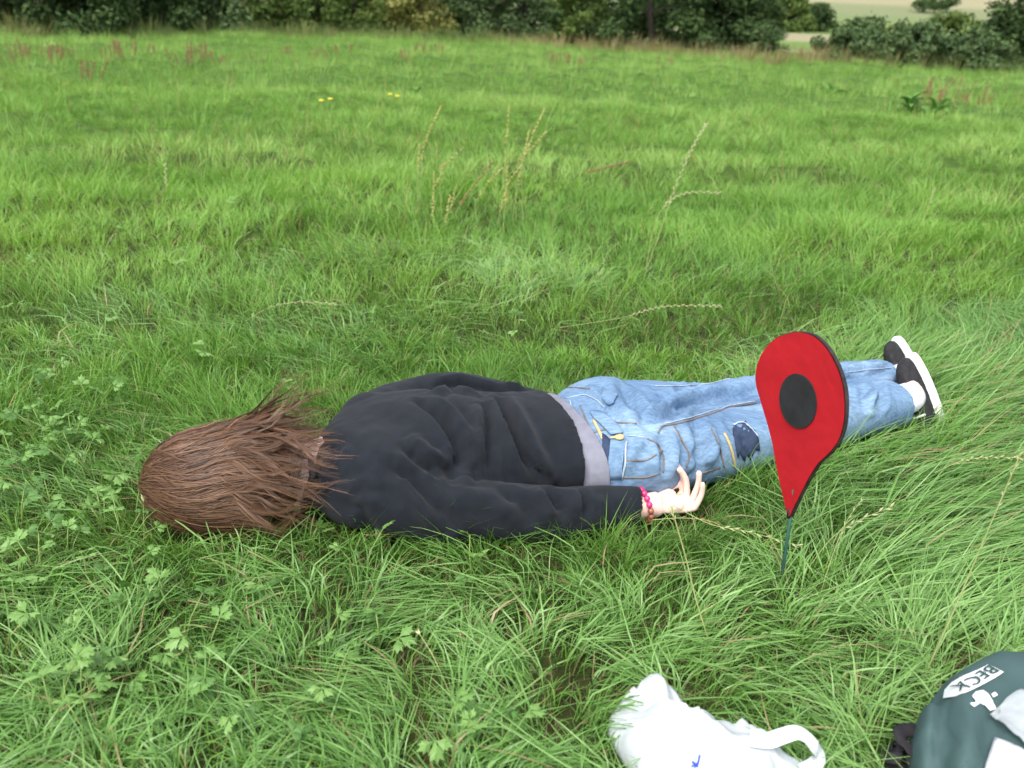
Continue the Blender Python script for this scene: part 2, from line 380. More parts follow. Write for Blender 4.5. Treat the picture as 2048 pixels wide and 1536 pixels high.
def rest():
    # the field beyond
    for (nm, num, y0, y1, K, w0, w1, pad, pw, lab) in [('field_grass', 120000, 4.7, 10, 2, .0028, .0052, .5, .85, 'light green tussocky grass in the middle of the field'),
                                                   ('distant_grass', 310000, 9.5, 32, 1, .007, .014, 2, .8, 'pale green grass of the far half of the field')]:
        x, y = wedge(num, y0, y1, mx=.66, pad=pad, pw=pw); x, y, cd_, cid, rad = clumped(x, y, .22 if K == 2 else .4, 701, .35); n = len(x)
        mo = fbm(x*1.1, y*1.5, 3); tus = fbm(x*1.2, y*2.3, 88, 2)
        L = (.05+.13*tus)*(.65+.6*cid)*(.6+.7*rng.random(n))*(1 if K == 2 else 1.25)
        tint = np.clip(.02+.55*fbm(x*.4, y*.7, 91)+.75*(mo-.5)+.5*(tus-.5)+.2*cid+.25*rng.random(n)+.08, 0, 1)  # shade of the dips put into the colour: darker between mounds and tussocks
        tint = np.where(rng.random(n) < .03+.06*sstep(fbm(x*.5, y*.9, 95), .55, .7), 1.5, tint)
        blade_mesh(nm, x, y, rad+rng.normal(0, .8, n), L, rng.uniform(w0, w1, n), .1+.4*cd_+.4*rng.random(n), rng.uniform(.2, 1.2, n), tint, m_far, K, label=lab)
    # thin seed stems standing above the sward
    x, y = wedge(1500, 2.6, 16, mx=.66, pad=.3, pw=.8); n = len(x); k = bodydist(x, y) > .3; x, y = x[k], y[k]; n = len(x)
    blade_mesh('seed_stems', x, y, rng.random(n)*6.283, rng.uniform(.16, .42, n), rng.uniform(.0012, .0026, n)*(1+y/9), rng.uniform(.05, .4, n), rng.uniform(.1, .9, n), np.where(rng.random(n) < .35, 1.5, rng.uniform(.5, 1, n)), m_far, 3, label='thin pale grass seed stems scattered over the field')
    # the sward beyond the edges of the view
    x = rng.uniform(-9, 9, 260000); y = rng.uniform(-.8, 9, 260000); k = ((np.abs(x) > .68*y+.5) | (y < .62)) & (np.abs(x) < .7*np.maximum(y, 0)+2.6) & (bagdist(x, y) > 0); x, y = x[k][:70000], y[k][:70000]; n = len(x)
    blade_mesh('outer_grass', x, y, rng.random(n)*6.283, rng.uniform(.05, .14, n), rng.uniform(.005, .010, n), rng.uniform(.1, .9, n), rng.uniform(.2, 1.2, n), np.clip(.6*fbm(x, y*1.3, 171)+.35*rng.random(n), 0, 1), m_far, 1, label='green meadow grass either side of and behind the photographer')
    # rank growth along the field edge
    px = rng.uniform(-150, 2200, 16000); ey = np.interp(px, [0, 430, 700, 1000, 1300, 1560, 1700, 2048], [76, 73, 77, 88, 108, 128, 134, 148])+rng.uniform(-8, 4, len(px))
    p = np.array([at(a, b, 0) for a, b in zip(px, ey)]); x, y = p[:, 0], p[:, 1]; n = len(x)
    x, y, cd_, cid, rad = clumped(x, y, .6, 801, .3)
    L = (.12+.38*rng.random(n))*(.4+.9*cid)
    tint = np.clip(.05+.5*fbm(x*.25, y*.1, 14, 2)+.35*sstep(x, -2, 1)*(1-sstep(x, 6, 8))+.4*rng.random(n)-.1, 0, 1)
    blade_mesh('margin_grass', x, y, rad, L, rng.uniform(.008, .018, n), .05+.3*rng.random(n), rng.uniform(.1, .8, n), tint, m_edge, 2, label='tall rank grass and weeds along the far field edge')
build_grass()
# ------------------------------------------------------------------ the person lying face down
def loft(mb, secs, n=28, sub=4):
    """secs: x, y, angle of the section's axis (deg), half width, z bottom, z top, squareness"""
    S = spline(secs, (len(secs)-1)*sub+1); rs = []
    for x, y, an, hw, zb, zt, e in S:
        an = R(an); lat = np.array([-math.sin(an), math.cos(an), 0]); c = np.array([x, y, (zb+zt)/2]); hv = (zt-zb)/2; ring = []
        for k in range(n):
            t = 2*math.pi*k/n; ct, st = math.cos(t), math.sin(t)
            ring.append(c + lat*hw*np.sign(ct)*abs(ct)**e + np.array([0, 0, 1])*hv*np.sign(st)*abs(st)**e)
        rs.append(ring)
    return mb.rings(rs)
TORSO = [(-.395, 1.515, 12, .055, .03, .13, 1), (-.365, 1.53, 12, .10, .02, .158, .95), (-.335, 1.55, 13, .165, .01, .178, .9), (-.285, 1.575, 14, .205, .0, .195, .85),
         (-.20, 1.60, 15, .205, .0, .212, .82), (-.10, 1.63, 15, .192, .0, .205, .85), (0, 1.66, 15, .186, .0, .192, .85),
         (.07, 1.682, 15, .19, .0, .186, .85), (.13, 1.70, 15, .20, .0, .198, .85)]
HIPS = [(.0, 1.66, 15, .17, .0, .178, .85), (.06, 1.68, 15, .178, .0, .178, .85), (.13, 1.70, 15, .19, .0, .19, .85), (.20, 1.73, 16, .20, .0, .212, .85), (.265, 1.75, 17, .197, .0, .212, .85), (.31, 1.765, 18, .17, .01, .17, .9)]
LEG_N = [(.22, 1.648, 22, .105, .0, .205, .9), (.30, 1.672, 26, .108, .0, .20, .9), (.39, 1.715, 29, .102, .0, .172, .88), (.48, 1.762, 30, .094, .0, .148, .88), (.56, 1.805, 30, .088, .0, .135, .88),
         (.66, 1.865, 30, .084, .0, .135, .9), (.76, 1.925, 30, .082, .0, .135, .9), (.86, 1.985, 30, .078, .0, .128, .9), (.945, 2.035, 30, .074, .0, .12, .9)]
LEG_F = [(.24, 1.835, 20, .10, .0, .19, .9), (.33, 1.868, 23, .10, .0, .178, .9), (.43, 1.91, 25, .093, .0, .152, .88), (.52, 1.955, 26, .087, .0, .135, .88), (.62, 2.005, 26, .083, .0, .128, .88),
         (.73, 2.06, 26, .08, .0, .128, .9), (.84, 2.115, 26, .078, .0, .122, .9), (.94, 2.165, 26, .073, .0, .112, .9), (.99, 2.19, 26, .071, .0, .108, .9)]
ARM_N = [((-.31, 1.47, .10), .070), ((-.24, 1.44, .088), .070), ((-.15, 1.437, .075), .062), ((-.05, 1.448, .066), .056), (( .02, 1.457, .060), .054), ((.10, 1.470, .054), .050), ((.18, 1.484, .052), .043), ((.245, 1.497, .05), .036), ((.262, 1.500, .05), .034)]
ARM_F = [((-.36, 1.73, .11), .066), ((-.32, 1.80, .10), .064), ((-.25, 1.865, .095), .060), ((-.18, 1.915, .10), .058), ((-.12, 1.935, .10), .055), ((-.03, 1.945, .085), .05), ((.06, 1.955, .066), .044), ((.14, 1.975, .055), .036), ((.17, 1.982, .05), .034)]
TORSO = TORSO[:-2]+[(.075, 1.683, 15, .192, .0, .19, .85), (.105, 1.692, 15, .196, .0, .194, .85)]
TORSO = [(x, y-.022+.012*float(sstep(x, -.3, -.15)), a, hw*(1-.13*float(sstep(x, -.3, -.12))), zb, zt-.020, e) for x, y, a, hw, zb, zt, e in TORSO]
HIPS = [(x, y-.028+.008*float(1-sstep(x, .1, .2)), a, hw*(.84+.16*float(sstep(x, .08, .2))), zb, zt-.030, e) for x, y, a, hw, zb, zt, e in HIPS]
LEG_N = [(x, y-.012*max(0, 1-i/4)-.010, a, hw*.88, zb, zt-.006-.022*max(0, 1-i/4), e) for i, (x, y, a, hw, zb, zt, e) in enumerate(LEG_N)]
LEG_F = [(x, y-.02*max(0, 1-i/5)+.004, a, hw*.88, zb, zt-.004-.028*max(0, 1-i/5), e) for i, (x, y, a, hw, zb, zt, e) in enumerate(LEG_F)]
ARM_F = [((-.27, 1.70, .105), .066), ((-.285, 1.775, .105), .066)] + ARM_F[2:]
ARM_F = [((x, y-.028, z-.022), r_) for (x, y, z), r_ in ARM_F]
ARM_N = [((x, y-.006-.022*float(sstep(x, -.28, -.12))*(1-float(sstep(x, .1, .22))), z-.004), r_) for (x, y, z), r_ in ARM_N]
def armtube(mb, A, k=1.0, n=18, flat=1.0, end=None):
    P = spline([(*p, r_*k) for p, r_ in A[:end]], 40); return mb.tube(P[:, :3], P[:, 3], n, flat=flat)
def inset(S, d): return [(x, y, a, max(.02, hw-d), zb+d*.6, zt-d, e) for x, y, a, hw, zb, zt, e in S]

def hand(mb, W, e1, e2, grow=1.0):
    """palm up; W wrist, e1 towards the fingers, e2 towards the thumb"""
    z = np.array([0, 0, 1.0]); W = np.array(W, float); g = grow
    rs = []
    for s, hw, hv in [(-.02, .026, .021), (.0, .027, .019), (.025, .034, .016), (.06, .040, .0145), (.088, .040, .0125), (.098, .036, .009)]:
        c = W + e1*s*g + z*(-.004*(s > .02)); rs.append([c + e2*hw*math.cos(t)*g + z*hv*math.sin(t)*g for t in np.linspace(0, 2*math.pi, 17)[:-1]])
    mb.rings(rs)
    mb.ball(W+e1*.045*g+e2*.022*g+z*.006, np.array([.021, .021, .016])*g)        # ball of the thumb
    mb.ball(W+e1*.045*g-e2*.022*g+z*.004, np.array([.021, .018, .013])*g)
    # fingers: (lateral root, lengths, flex angles, radius, sideways lean)
    for lat, ln, fx, r_, sd in [(.033, (.038, .023, .019), (88, 108, 126), .0082, .16), (.011, (.041, .026, .020), (94, 112, 130), .0084, .08),
                               (-.012, (.039, .025, .020), (72, 84, 98), .0082, .0), (-.034, (.031, .019, .017), (68, 82, 98), .0074, -.03)]:
        p = W + e1*.088*g + e2*lat*g; pts = [p - e1*.012*g, p]; rad = [r_*.95, r_*1.08]
        for l, a in zip(ln, fx):
            d = e1*math.cos(R(a)) + z*math.sin(R(a)) + e2*sd; d /= np.linalg.norm(d); p = p + d*l*g; pts.append(p); rad.append(r_*(1.0 if a == fx[0] else .9))
        pts.append(pts[-1] + d*.004); rad.append(r_*.55)
        q = spline([(*a, b*g) for a, b in zip(pts, rad)], 18); mb.tube(q[:, :3], q[:, 3], 12)
    pts = [W+e1*.020*g+e2*.020*g, W+e1*.042*g+e2*.040*g+z*.006, W+e1*.066*g+e2*.048*g+z*.013, W+e1*.088*g+e2*.046*g+z*.020, W+e1*.094*g+e2*.045*g+z*.021]
    q = spline([(*a, b*g) for a, b in zip(pts, [.014, .0125, .0105, .009, .005])], 16); mb.tube(q[:, :3], q[:, 3], 12)

def px_fold(bvh, pl, step=6):
    """photo polyline -> points and normals on the garment"""
    out = []; nr = []
    for (a, b) in zip(pl[:-1], pl[1:]):
        k = max(2, int(math.hypot(b[0]-a[0], b[1]-a[1])/step))
        for t in np.linspace(0, 1, k, endpoint=False):
            d = ray(a[0]+(b[0]-a[0])*t, a[1]+(b[1]-a[1])*t); h = bvh.ray_cast(Vector(CP), Vector(d).normalized())
            if h[0] is not None: out.append(np.array(h[0])); nr.append(np.array(h[1]))
    d = ray(*pl[-1]); h = bvh.ray_cast(Vector(CP), Vector(d).normalized())
    if h[0] is not None: out.append(np.array(h[0])); nr.append(np.array(h[1]))
    return np.array(out), np.array(nr)
def bvh_of(me):
    return BVHTree.FromPolygons([tuple(v) for v in getv(me)], [tuple(p.vertices) for p in me.polygons])
def fold(V, Nn, pts, wid, amp, taper=True):
    """raise (amp>0) or sink the cloth along a line, with a low counter-wave beside it"""
    if len(pts) < 2: return
    lo = pts.min(0)-3*wid; hi = pts.max(0)+3*wid
    k = np.where(((V > lo) & (V < hi)).all(1))[0]
    if not len(k): return
    D = np.full(len(k), 9.0); A = np.zeros(len(k)); nseg = len(pts)-1
    for i in range(nseg):
        p, q = pts[i], pts[i+1]; e = q-p; L2 = e@e+1e-12
        t = np.clip(((V[k]-p)@e)/L2, 0, 1); d = np.linalg.norm(V[k]-p-t[:, None]*e, axis=1)
        b = d < D; D[b] = d[b]; A[b] = (i+t[b])/nseg
    u = D/wid; w_ = np.exp(-u*u*1.6) - .35*np.exp(-((u-1.7)/.6)**2)
    if taper: w_ *= np.clip(np.sin(np.pi*np.clip(.08+A*.84, 0, 1))*1.6, 0, 1)
    V[k] += Nn[k]*(amp*w_)[:, None]
def wob(V, sc, seed, amp, Nn):
    a = fbm(V[:, 0]*sc+V[:, 2]*sc*.7, V[:, 1]*sc-V[:, 2]*sc*.6, seed, 3)-.5
    V += Nn*(a*2*amp)[:, None]
def wrinkle(V, Nn, amp, across, along_, seed, ang):
    """fine creases running mostly across the limb"""
    c, s_ = math.cos(R(ang)), math.sin(R(ang)); a = V[:, 0]*c+V[:, 1]*s_; l = -V[:, 0]*s_+V[:, 1]*c
    n_ = fbm(a*across+l*along_*.7+3*fbm(a*6, l*6, seed+5, 2), l*along_+V[:, 2]*along_, seed, 2); r_ = 1-np.abs(2*n_-1); m_ = sstep(fbm(a*7, l*7, seed+9, 2), .35, .65)
    V += Nn*((r_**3-.3)*amp*m_)[:, None]
def cut(me, fn):
    """open the garment: drop faces whose centre is outside"""
    bm = bmesh.new(); bm.from_mesh(me)
    bmesh.ops.delete(bm, geom=[f_ for f_ in bm.faces if not fn(np.array(f_.calc_center_median()))], context='FACES')
    bm.to_mesh(me); bm.free(); me.update(); return me
def bisect(me, co, no, clear=True):
    bm = bmesh.new(); bm.from_mesh(me)
    bmesh.ops.bisect_plane(bm, geom=bm.verts[:]+bm.edges[:]+bm.faces[:], plane_co=Vector(co), plane_no=Vector(no), clear_outer=clear)
    bm.to_mesh(me); bm.free(); me.update(); return me
def solid(o, th): 
    m = o.modifiers.new('cloth_thickness', 'SOLIDIFY'); m.thickness = th; m.offset = -1; return o
def strip(pts, nrm, wid, lift, name, m, parent, thick=.0012):
    """a ribbon sewn on to a surface"""
    if len(pts) < 2: return None
    n = max(4, int(sum(np.linalg.norm(pts[1:]-pts[:-1], axis=1))/.006))
    q = spline(pts, n); nn = spline(nrm, n); nn /= np.linalg.norm(nn, axis=1)[:, None]
    for _ in range(2): q[1:-1] = (q[:-2]+2*q[1:-1]+q[2:])/4
    rs = []
    for i in range(n):
        t = q[min(i+1, n-1)]-q[max(i-1, 0)]; t /= np.linalg.norm(t)+1e-9; s = np.cross(nn[i], t); s /= np.linalg.norm(s)+1e-9
        c = q[i]+nn[i]*lift
        rs.append([c-s*wid/2-nn[i]*thick, c-s*wid/2*.8+nn[i]*thick*.6, c+s*wid/2*.8+nn[i]*thick*.6, c+s*wid/2-nn[i]*thick])
    return MB().rings(rs).build(name, m, parent)

m_skin = noise_mat('skin', [(.74, .50, .42), (.80, .57, .49)], 60, rough=.55, bump=.15, bscale=400, dist=.0006)
m_skin.node_tree.nodes['Principled BSDF'].inputs['Subsurface Weight'].default_value = .15
m_skin.node_tree.nodes['Principled BSDF'].inputs['Subsurface Radius'].default_value = (.01, .004, .002)
m_fleece = noise_mat('black_fleece', [(.0078, .0100, .0138), (.0125, .0158, .0215)], 35, rough=.95, bump=.35, bscale=900, spec=.12, sheen=.05, dist=.0012)
m_tee = noise_mat('grey_jersey', [(.16, .165, .205), (.20, .205, .25)], 50, rough=.9, bump=.2, bscale=1200, spec=.2)
m_stitch = noise_mat('brown_seam', [(.13, .12, .12), (.21, .165, .13)], 180, rough=.85)
m_pale = noise_mat('pale_seam', [(.33, .40, .50), (.42, .50, .60)], 160, rough=.9)
m_brass = noise_mat('brass_zip', [(.42, .30, .13), (.62, .50, .28)], 300, rough=.4)
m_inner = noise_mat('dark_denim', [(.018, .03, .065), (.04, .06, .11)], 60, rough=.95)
def denim():
    m, nt, b = mat('blue_denim'); tc = N(nt, 'ShaderNodeTexCoord')
    n1 = N(nt, 'ShaderNodeTexNoise', Scale=9, Detail=5); n2 = N(nt, 'ShaderNodeTexNoise', Scale=160, Detail=3); wv = N(nt, 'ShaderNodeTexWave', Scale=420, Distortion=1.5)
    mp = N(nt, 'ShaderNodeMapping'); mp.inputs['Rotation'].default_value = (0, 0, -.45); mp.inputs['Scale'].default_value = (.35, 1.4, 1)
    nt.links.new(tc.outputs['Object'], mp.inputs[0])
    for n_ in (n1,): nt.links.new(mp.outputs[0], n_.inputs['Vector'])
    nt.links.new(mp.outputs[0], n2.inputs['Vector']); nt.links.new(tc.outputs['Object'], wv.inputs['Vector'])
    rp = ramp(nt, [(.30, (.105, .18, .30)), (.5, (.155, .25, .375)), (.70, (.225, .33, .46))]); nt.links.new(n1.outputs[0], rp.inputs[0])
    r2 = ramp(nt, [(.3, (.72, .74, .78)), (.7, (1.2, 1.2, 1.18))]); nt.links.new(n2.outputs[0], r2.inputs[0])
    mx = N(nt, 'ShaderNodeMix', data_type='RGBA', blend_type='MULTIPLY'); mx.inputs[0].default_value = 1
    nt.links.new(rp.outputs[0], mx.inputs[6]); nt.links.new(r2.outputs[0], mx.inputs[7]); nt.links.new(mx.outputs[2], b.inputs['Base Color'])
    bp = N(nt, 'ShaderNodeBump', Strength=.35, Distance=.0008); nt.links.new(wv.outputs[0], bp.inputs['Height']); nt.links.new(bp.outputs[0], b.inputs['Normal'])
    b.inputs['Roughness'].default_value = .92; b.inputs['Specular IOR Level'].default_value = .15
    return m
m_denim = denim()
m_shoe = noise_mat('black_canvas', [(.012, .012, .014), (.028, .028, .03)], 90, rough=.85, bump=.3, bscale=700)
m_rubber = noise_mat('white_rubber', [(.72, .74, .74), (.82, .83, .82)], 30, rough=.5)
m_sock = noise_mat('white_sock', [(.70, .71, .76), (.80, .81, .84)], 80, rough=.95, bump=.4, bscale=500)
m_bead = noise_mat('pink_bead', [(.55, .02, .12), (.75, .05, .22)], 40, rough=.25, spec=.6)
m_bead2 = noise_mat('brown_bead', [(.22, .06, .04), (.30, .09, .06)], 60, rough=.3, spec=.6)
m_hair = None

def build_person():
    base = np.array([0, 1.7, 0])
    # --- the body itself, one surface from head to ankles
    mb = MB(); z = np.array([0, 0, 1.0])
    loft(mb, inset(TORSO, .042)); loft(mb, inset(HIPS, .04)); loft(mb, inset(LEG_N, .032)); loft(mb, inset(LEG_F, .032))
    armtube(mb, [((-.25, 1.50, .09), .06)]+ARM_N[1:-1], .5); armtube(mb, [((-.28, 1.70, .09), .06)]+ARM_F[1:-1], .5)
    a1 = np.array([math.cos(R(14)), math.sin(R(14)), 0]); l1 = np.array([-a1[1], a1[0], 0])
    HC = np.array([-.505, 1.452, .088])
    mb.ball(HC, .084, 24, 16)                                                     # skull
    rs = []                                                                       # face and jaw, pressed into the grass
    for s, hw, zb, zt in [(-.07, .05, .03, .11), (-.02, .068, .012, .11), (.04, .066, .008, .10), (.085, .05, .006, .085), (.11, .03, .012, .06)]:
        c = HC + a1*s; c[2] = (zb+zt)/2; rs.append([c + l1*hw*math.cos(t) + z*(zt-zb)/2*math.sin(t) for t in np.linspace(0, 2*math.pi, 19)[:-1]])
    mb.rings(rs)
    mb.tube([HC+a1*.03, HC+a1*.08+z*.012, (-.37, 1.505, .088), (-.33, 1.525, .088)], [.062, .058, .058, .07], 18)
    mb.ball(HC+a1*.02-z*.09, (.016, .014, .014)); mb.ball(HC+l1*.092+a1*.01, (.026, .010, .02)); mb.ball(HC-l1*.092+a1*.01, (.026, .010, .02))
    e1n = np.array([math.cos(R(17)), math.sin(R(17)), 0]); e2n = np.array([-e1n[1], e1n[0], 0])
    Wn = np.array([.288, 1.500, .046]); mb.tube([(.235, 1.488, .046), Wn-e1n*.02, Wn+e1n*.005], [.027, .024, .025], 16); hand(mb, Wn, e1n, e2n, .80)
    e1f = np.array([math.cos(R(8)), math.sin(R(8)), 0]); e2f = -np.array([-e1f[1], e1f[0], 0])
    Wf = np.array([.16, 1.955, .035]); mb.tube([(.08, 1.935, .035), Wf-e1f*.02, Wf+e1f*.005], [.027, .024, .025], 16); hand(mb, Wf, e1f, e2f, .86)
    for A, B, C_ in [((.90, 2.008, .06), (.985, 2.058, .06), (1.02, 2.07, .07)), ((.95, 2.17, .055), (1.035, 2.212, .055), (1.06, 2.225, .065))]:
        mb.tube([A, B, C_], [.034, .034, .034], 14)
    body = voxel('person', mb, .0028, 2, .5, .22)
    P = tag(obj('person', shift(body, base), m_skin), 'person with brown hair in black sweater and blue jeans lying face down in the grass', 'person')
    P.location = base
    def child(name, me, m, parent=P): 
        o = obj(name, shift(me, base) if parent is P else me, m, parent); return o
    def garment(name, me, m): return obj(name, me, m, None)
    def adopt(o, parent=P):
        """hand a mesh built in world space to its parent"""
        shift(o.data, base); o.parent = parent; return o
    # --- jeans
    mb = MB(); loft(mb, HIPS); loft(mb, LEG_N); loft(mb, LEG_F)
    me = voxel('jeans', mb, .0058, 5, .5); V = getv(me); Nn = getn(me); bv = bvh_of(me)
    wob(V, 11, 5, .0035, Nn); wob(V, 30, 6, .0012, Nn)
    wrinkle(V, Nn, .0032, 26, 8, 41, 28); wrinkle(V, Nn, .0022, 55, 14, 43, 50)
    for pl, wd, am in [([(1285, 845), (1340, 822), (1400, 803), (1460, 790), (1520, 778)], .014, -.012), ([(1520, 778), (1600, 766), (1700, 752), (1785, 738)], .014, -.012), ([(1245, 765), (1262, 795), (1275, 825), (1300, 838)], .016, -.010), ([(1215, 800), (1260, 830), (1310, 850)], .02, .006),
                       ([(1330, 800), (1352, 822), (1330, 842)], .014, -.006), ([(1395, 855), (1408, 890), (1398, 930)], .016, -.010), ([(1415, 850), (1428, 890), (1418, 930)], .014, .006),
                       ([(1320, 880), (1330, 905), (1329, 940)], .010, -.007), ([(1345, 870), (1352, 905), (1342, 945)], .013, .005), ([(1260, 835), (1300, 858), (1322, 852)], .012, -.006),
                       ([(1420, 800), (1470, 790), (1510, 788)], .02, -.006), ([(1360, 775), (1420, 790), (1470, 775)], .016, -.006), ([(1440, 760), (1480, 770), (1515, 762)], .013, .005), 
                       ([(1690, 775), (1720, 790), (1745, 770)], .013, -.006), ([(1730, 765), (1745, 790), (1740, 820)], .012, .006), ([(1700, 800), (1735, 812), (1770, 800)], .012, -.006),
                       ([(1755, 765), (1765, 795), (1760, 825)], .010, -.005), ([(1720, 728), (1745, 736), (1765, 728)], .010, .005), ([(1690, 735), (1715, 742), (1735, 735)], .010, -.005),
                       ([(1285, 880), (1262, 905), (1250, 940)], .012, .005), ([(1460, 850), (1490, 880), (1500, 905)], .012, -.006), ([(1180, 775), (1200, 800), (1235, 815)], .013, .005),
                       ([(1370, 935), (1395, 925), (1430, 905)], .012, .005), ([(1310, 775), (1350, 780), (1400, 768)], .010, -.005)]:
        pts, nr = px_fold(bv, pl); fold(V, Nn, pts, wd*1.1, am*1.9)
    ax = np.array([math.cos(R(15)), math.sin(R(15)), 0])
    V -= Nn*(.009*(1-sstep((V[:, 0]-.13)*ax[0]+(V[:, 1]-1.70)*ax[1], -.02, .02)))[:, None]
    setv(me, V); jb = bvh_of(me)
    J = garment('jeans', me, m_denim)
    def on(pl, wid, nm, m, lift=.0012, th=.0012):
        pts, nr = px_fold(jb, pl, 5)
        o = strip(pts, nr, wid, lift, nm, m, None, th)
        return adopt(o, J) if o else None
    shift(J.data, base); J.parent = P
    for pl in [[(1160, 811), (1172, 838), (1182, 867), (1194, 925), (1199, 965)], [(1316, 867), (1323, 852), (1355, 847), (1416, 830), (1465, 813), (1511, 806)],
               [(1348, 852), (1365, 884), (1380, 908), (1372, 935)], [(1423, 857), (1432, 875), (1441, 900), (1448, 935)], [(1255, 921), (1294, 921), (1326, 901)],
               [(1226, 955), (1294, 955), (1318, 947)], [(1401, 947), (1440, 935)], [(1225, 845), (1250, 846), (1273, 848)], [(1115, 778), (1145, 775), (1180, 778)],
               [(1185, 867), (1215, 858)], [(1294, 877), (1318, 890), (1329, 915), (1326, 945)]]:
        on(pl, .0034, 'seam', m_stitch)
    for pl in [[(1132, 797), (1170, 789), (1195, 800), (1209, 815)], [(1310, 772), (1360, 772), (1420, 768), (1480, 752), (1512, 742)], [(1690, 745), (1740, 738), (1790, 735)], [(1256, 872), (1290, 875)],
               [(1140, 800), (1148, 830), (1156, 852), (1178, 868)], [(1330, 848), (1400, 830), (1460, 811), (1508, 803)]]:
        on(pl, .0018, 'topstitch', m_pale, lift=.0016)
    on([(1448, 867), (1457, 885), (1464, 905), (1470, 935)], .006, 'zip', m_brass, .002, .002)
    on([(1187, 840), (1197, 860), (1206, 879)], .006, 'zip', m_brass, .002, .002)
    def patch(poly, nm, m, lift=.003, th=.002, edge=None, rows=7):
        """a cloth panel with real thickness lying on the jeans; poly = four corner rows (top edge, bottom edge)"""
        top, bot = poly; g = []
        A = spline([(*p,) for p in top], 9); B = spline([(*p,) for p in bot], 9)
        for i in range(rows):
            t = i/(rows-1); row = []
            for a_, b_ in zip(A, B):
                q = a_*(1-t)+b_*t; d = ray(*q); h = jb.ray_cast(Vector(CP), Vector(d).normalized())
                if h[0] is None: h = jb.find_nearest(Vector(aty(q[0], q[1], 1.8)))
                row.append(np.array(h[0])+np.array(h[1])*lift)
            g.append(row)
        m_ = MB(); n = 9; v = [p for r_ in g for p in r_]; m_.add(v, [(i*n+j, i*n+j+1, (i+1)*n+j+1, (i+1)*n+j) for i in range(rows-1) for j in range(n-1)])
        o = m_.build(nm, m, None); adopt(o, J); md = o.modifiers.new('cloth_thickness', 'SOLIDIFY'); md.thickness = th; md.offset = 0
        return o
    patch(([(1180, 826), (1206, 828), (1232, 848), (1247, 868)], [(1188, 840), (1200, 850), (1212, 862), (1222, 872)]), 'pocket_flap', m_denim, .005, .0025)
    patch(([(1222, 880), (1232, 878), (1244, 876), (1253, 888)], [(1214, 955), (1224, 957), (1236, 957), (1245, 955)]), 'pocket_flap', m_denim, .005, .0025)
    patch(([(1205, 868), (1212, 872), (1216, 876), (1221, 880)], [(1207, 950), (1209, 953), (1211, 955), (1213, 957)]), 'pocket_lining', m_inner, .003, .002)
    patch(([(1203, 780), (1216, 782), (1228, 786), (1236, 791)], [(1206, 800), (1213, 807), (1221, 812), (1229, 808)]), 'pocket_flap', m_denim, .005, .0025)
    tear = patch(([(1464, 856), (1474, 850), (1480, 858), (1489, 843), (1500, 862), (1505, 858), (1514, 878)], [(1474, 915), (1480, 902), (1486, 925), (1492, 908), (1500, 922), (1506, 900), (1518, 902)]), 'torn_patch', m_inner, .003, .002)
    tear['label'] = 'dark frayed tear in the denim above the knee'
    for pl in [[(1466, 850), (1486, 845), (1500, 858), (1514, 874)], [(1253, 884), (1253, 925), (1244, 957)]]:
        on(pl, .004, 'frayed_edge', m_pale, .004)
    h = jb.ray_cast(Vector(CP), Vector(ray(1236, 879)).normalized())
    if h[0] is not None:
        c = np.array(h[0]); nn = np.array(h[1]); t = np.array([.9, .1, -.1]); t -= nn*(t@nn); t /= np.linalg.norm(t); s = np.cross(nn, t)
        rs = []
        for u_, w_ in [(-.015, .0018), (-.006, .0022), (-.002, .005), (.004, .0068), (.009, .0055), (.012, .002)]:
            q = c+t*u_+nn*.009; rs.append([q-s*w_-nn*.0012, q-s*w_+nn*.0012, q+s*w_+nn*.0012, q+s*w_-nn*.0012])
        adopt(MB().rings(rs).build('zip_pull', m_brass, None), J)
    # --- grey t-shirt showing under the sweater
    mb = MB(); S = [(x, y, a, hw+.007, zb, zt+.007-.02*(x < .05), e) for x, y, a, hw, zb, zt, e in HIPS]
    loft(mb, S[:4]); me = voxel('tshirt', mb, .005, 5, .5)
    V = getv(me); Nn = getn(me); wob(V, 12, 15, .002, Nn); V -= Nn*(.03*(1-sstep((V-np.array([.13, 1.70, 0]))@(ax+np.array([-ax[1], ax[0], 0])*.11), -.065, -.040)))[:, None]; setv(me, V)
    HEM = -.040; lt = np.array([-ax[1], ax[0], 0])
    def along(c): return (c-np.array([.13, 1.70, 0]))@(ax+lt*.11)
    me = bisect(cut(me, lambda c: -.13 < along(c)), np.array([.13, 1.70, 0])+ax*(HEM+.036), ax+lt*.11+np.array([0, 0, .04])); T = solid(obj('tshirt', me, m_tee, None), .002); adopt(T)
    # --- black sweater with both sleeves
    mb = MB(); loft(mb, TORSO); armtube(mb, ARM_N); armtube(mb, ARM_F); mb.ball((-.295, 1.685, .092), (.075, .085, .078), 20, 14); mb.ball((-.28, 1.455, .088), (.07, .06, .07), 20, 14)
    me = voxel('sweater', mb, .0054, 5, .55); V = getv(me); Nn = getn(me); bv = bvh_of(me)
    wob(V, 7, 21, .004, Nn); wob(V, 18, 22, .0012, Nn); wrinkle(V, Nn, .0022, 22, 7, 61, 35)
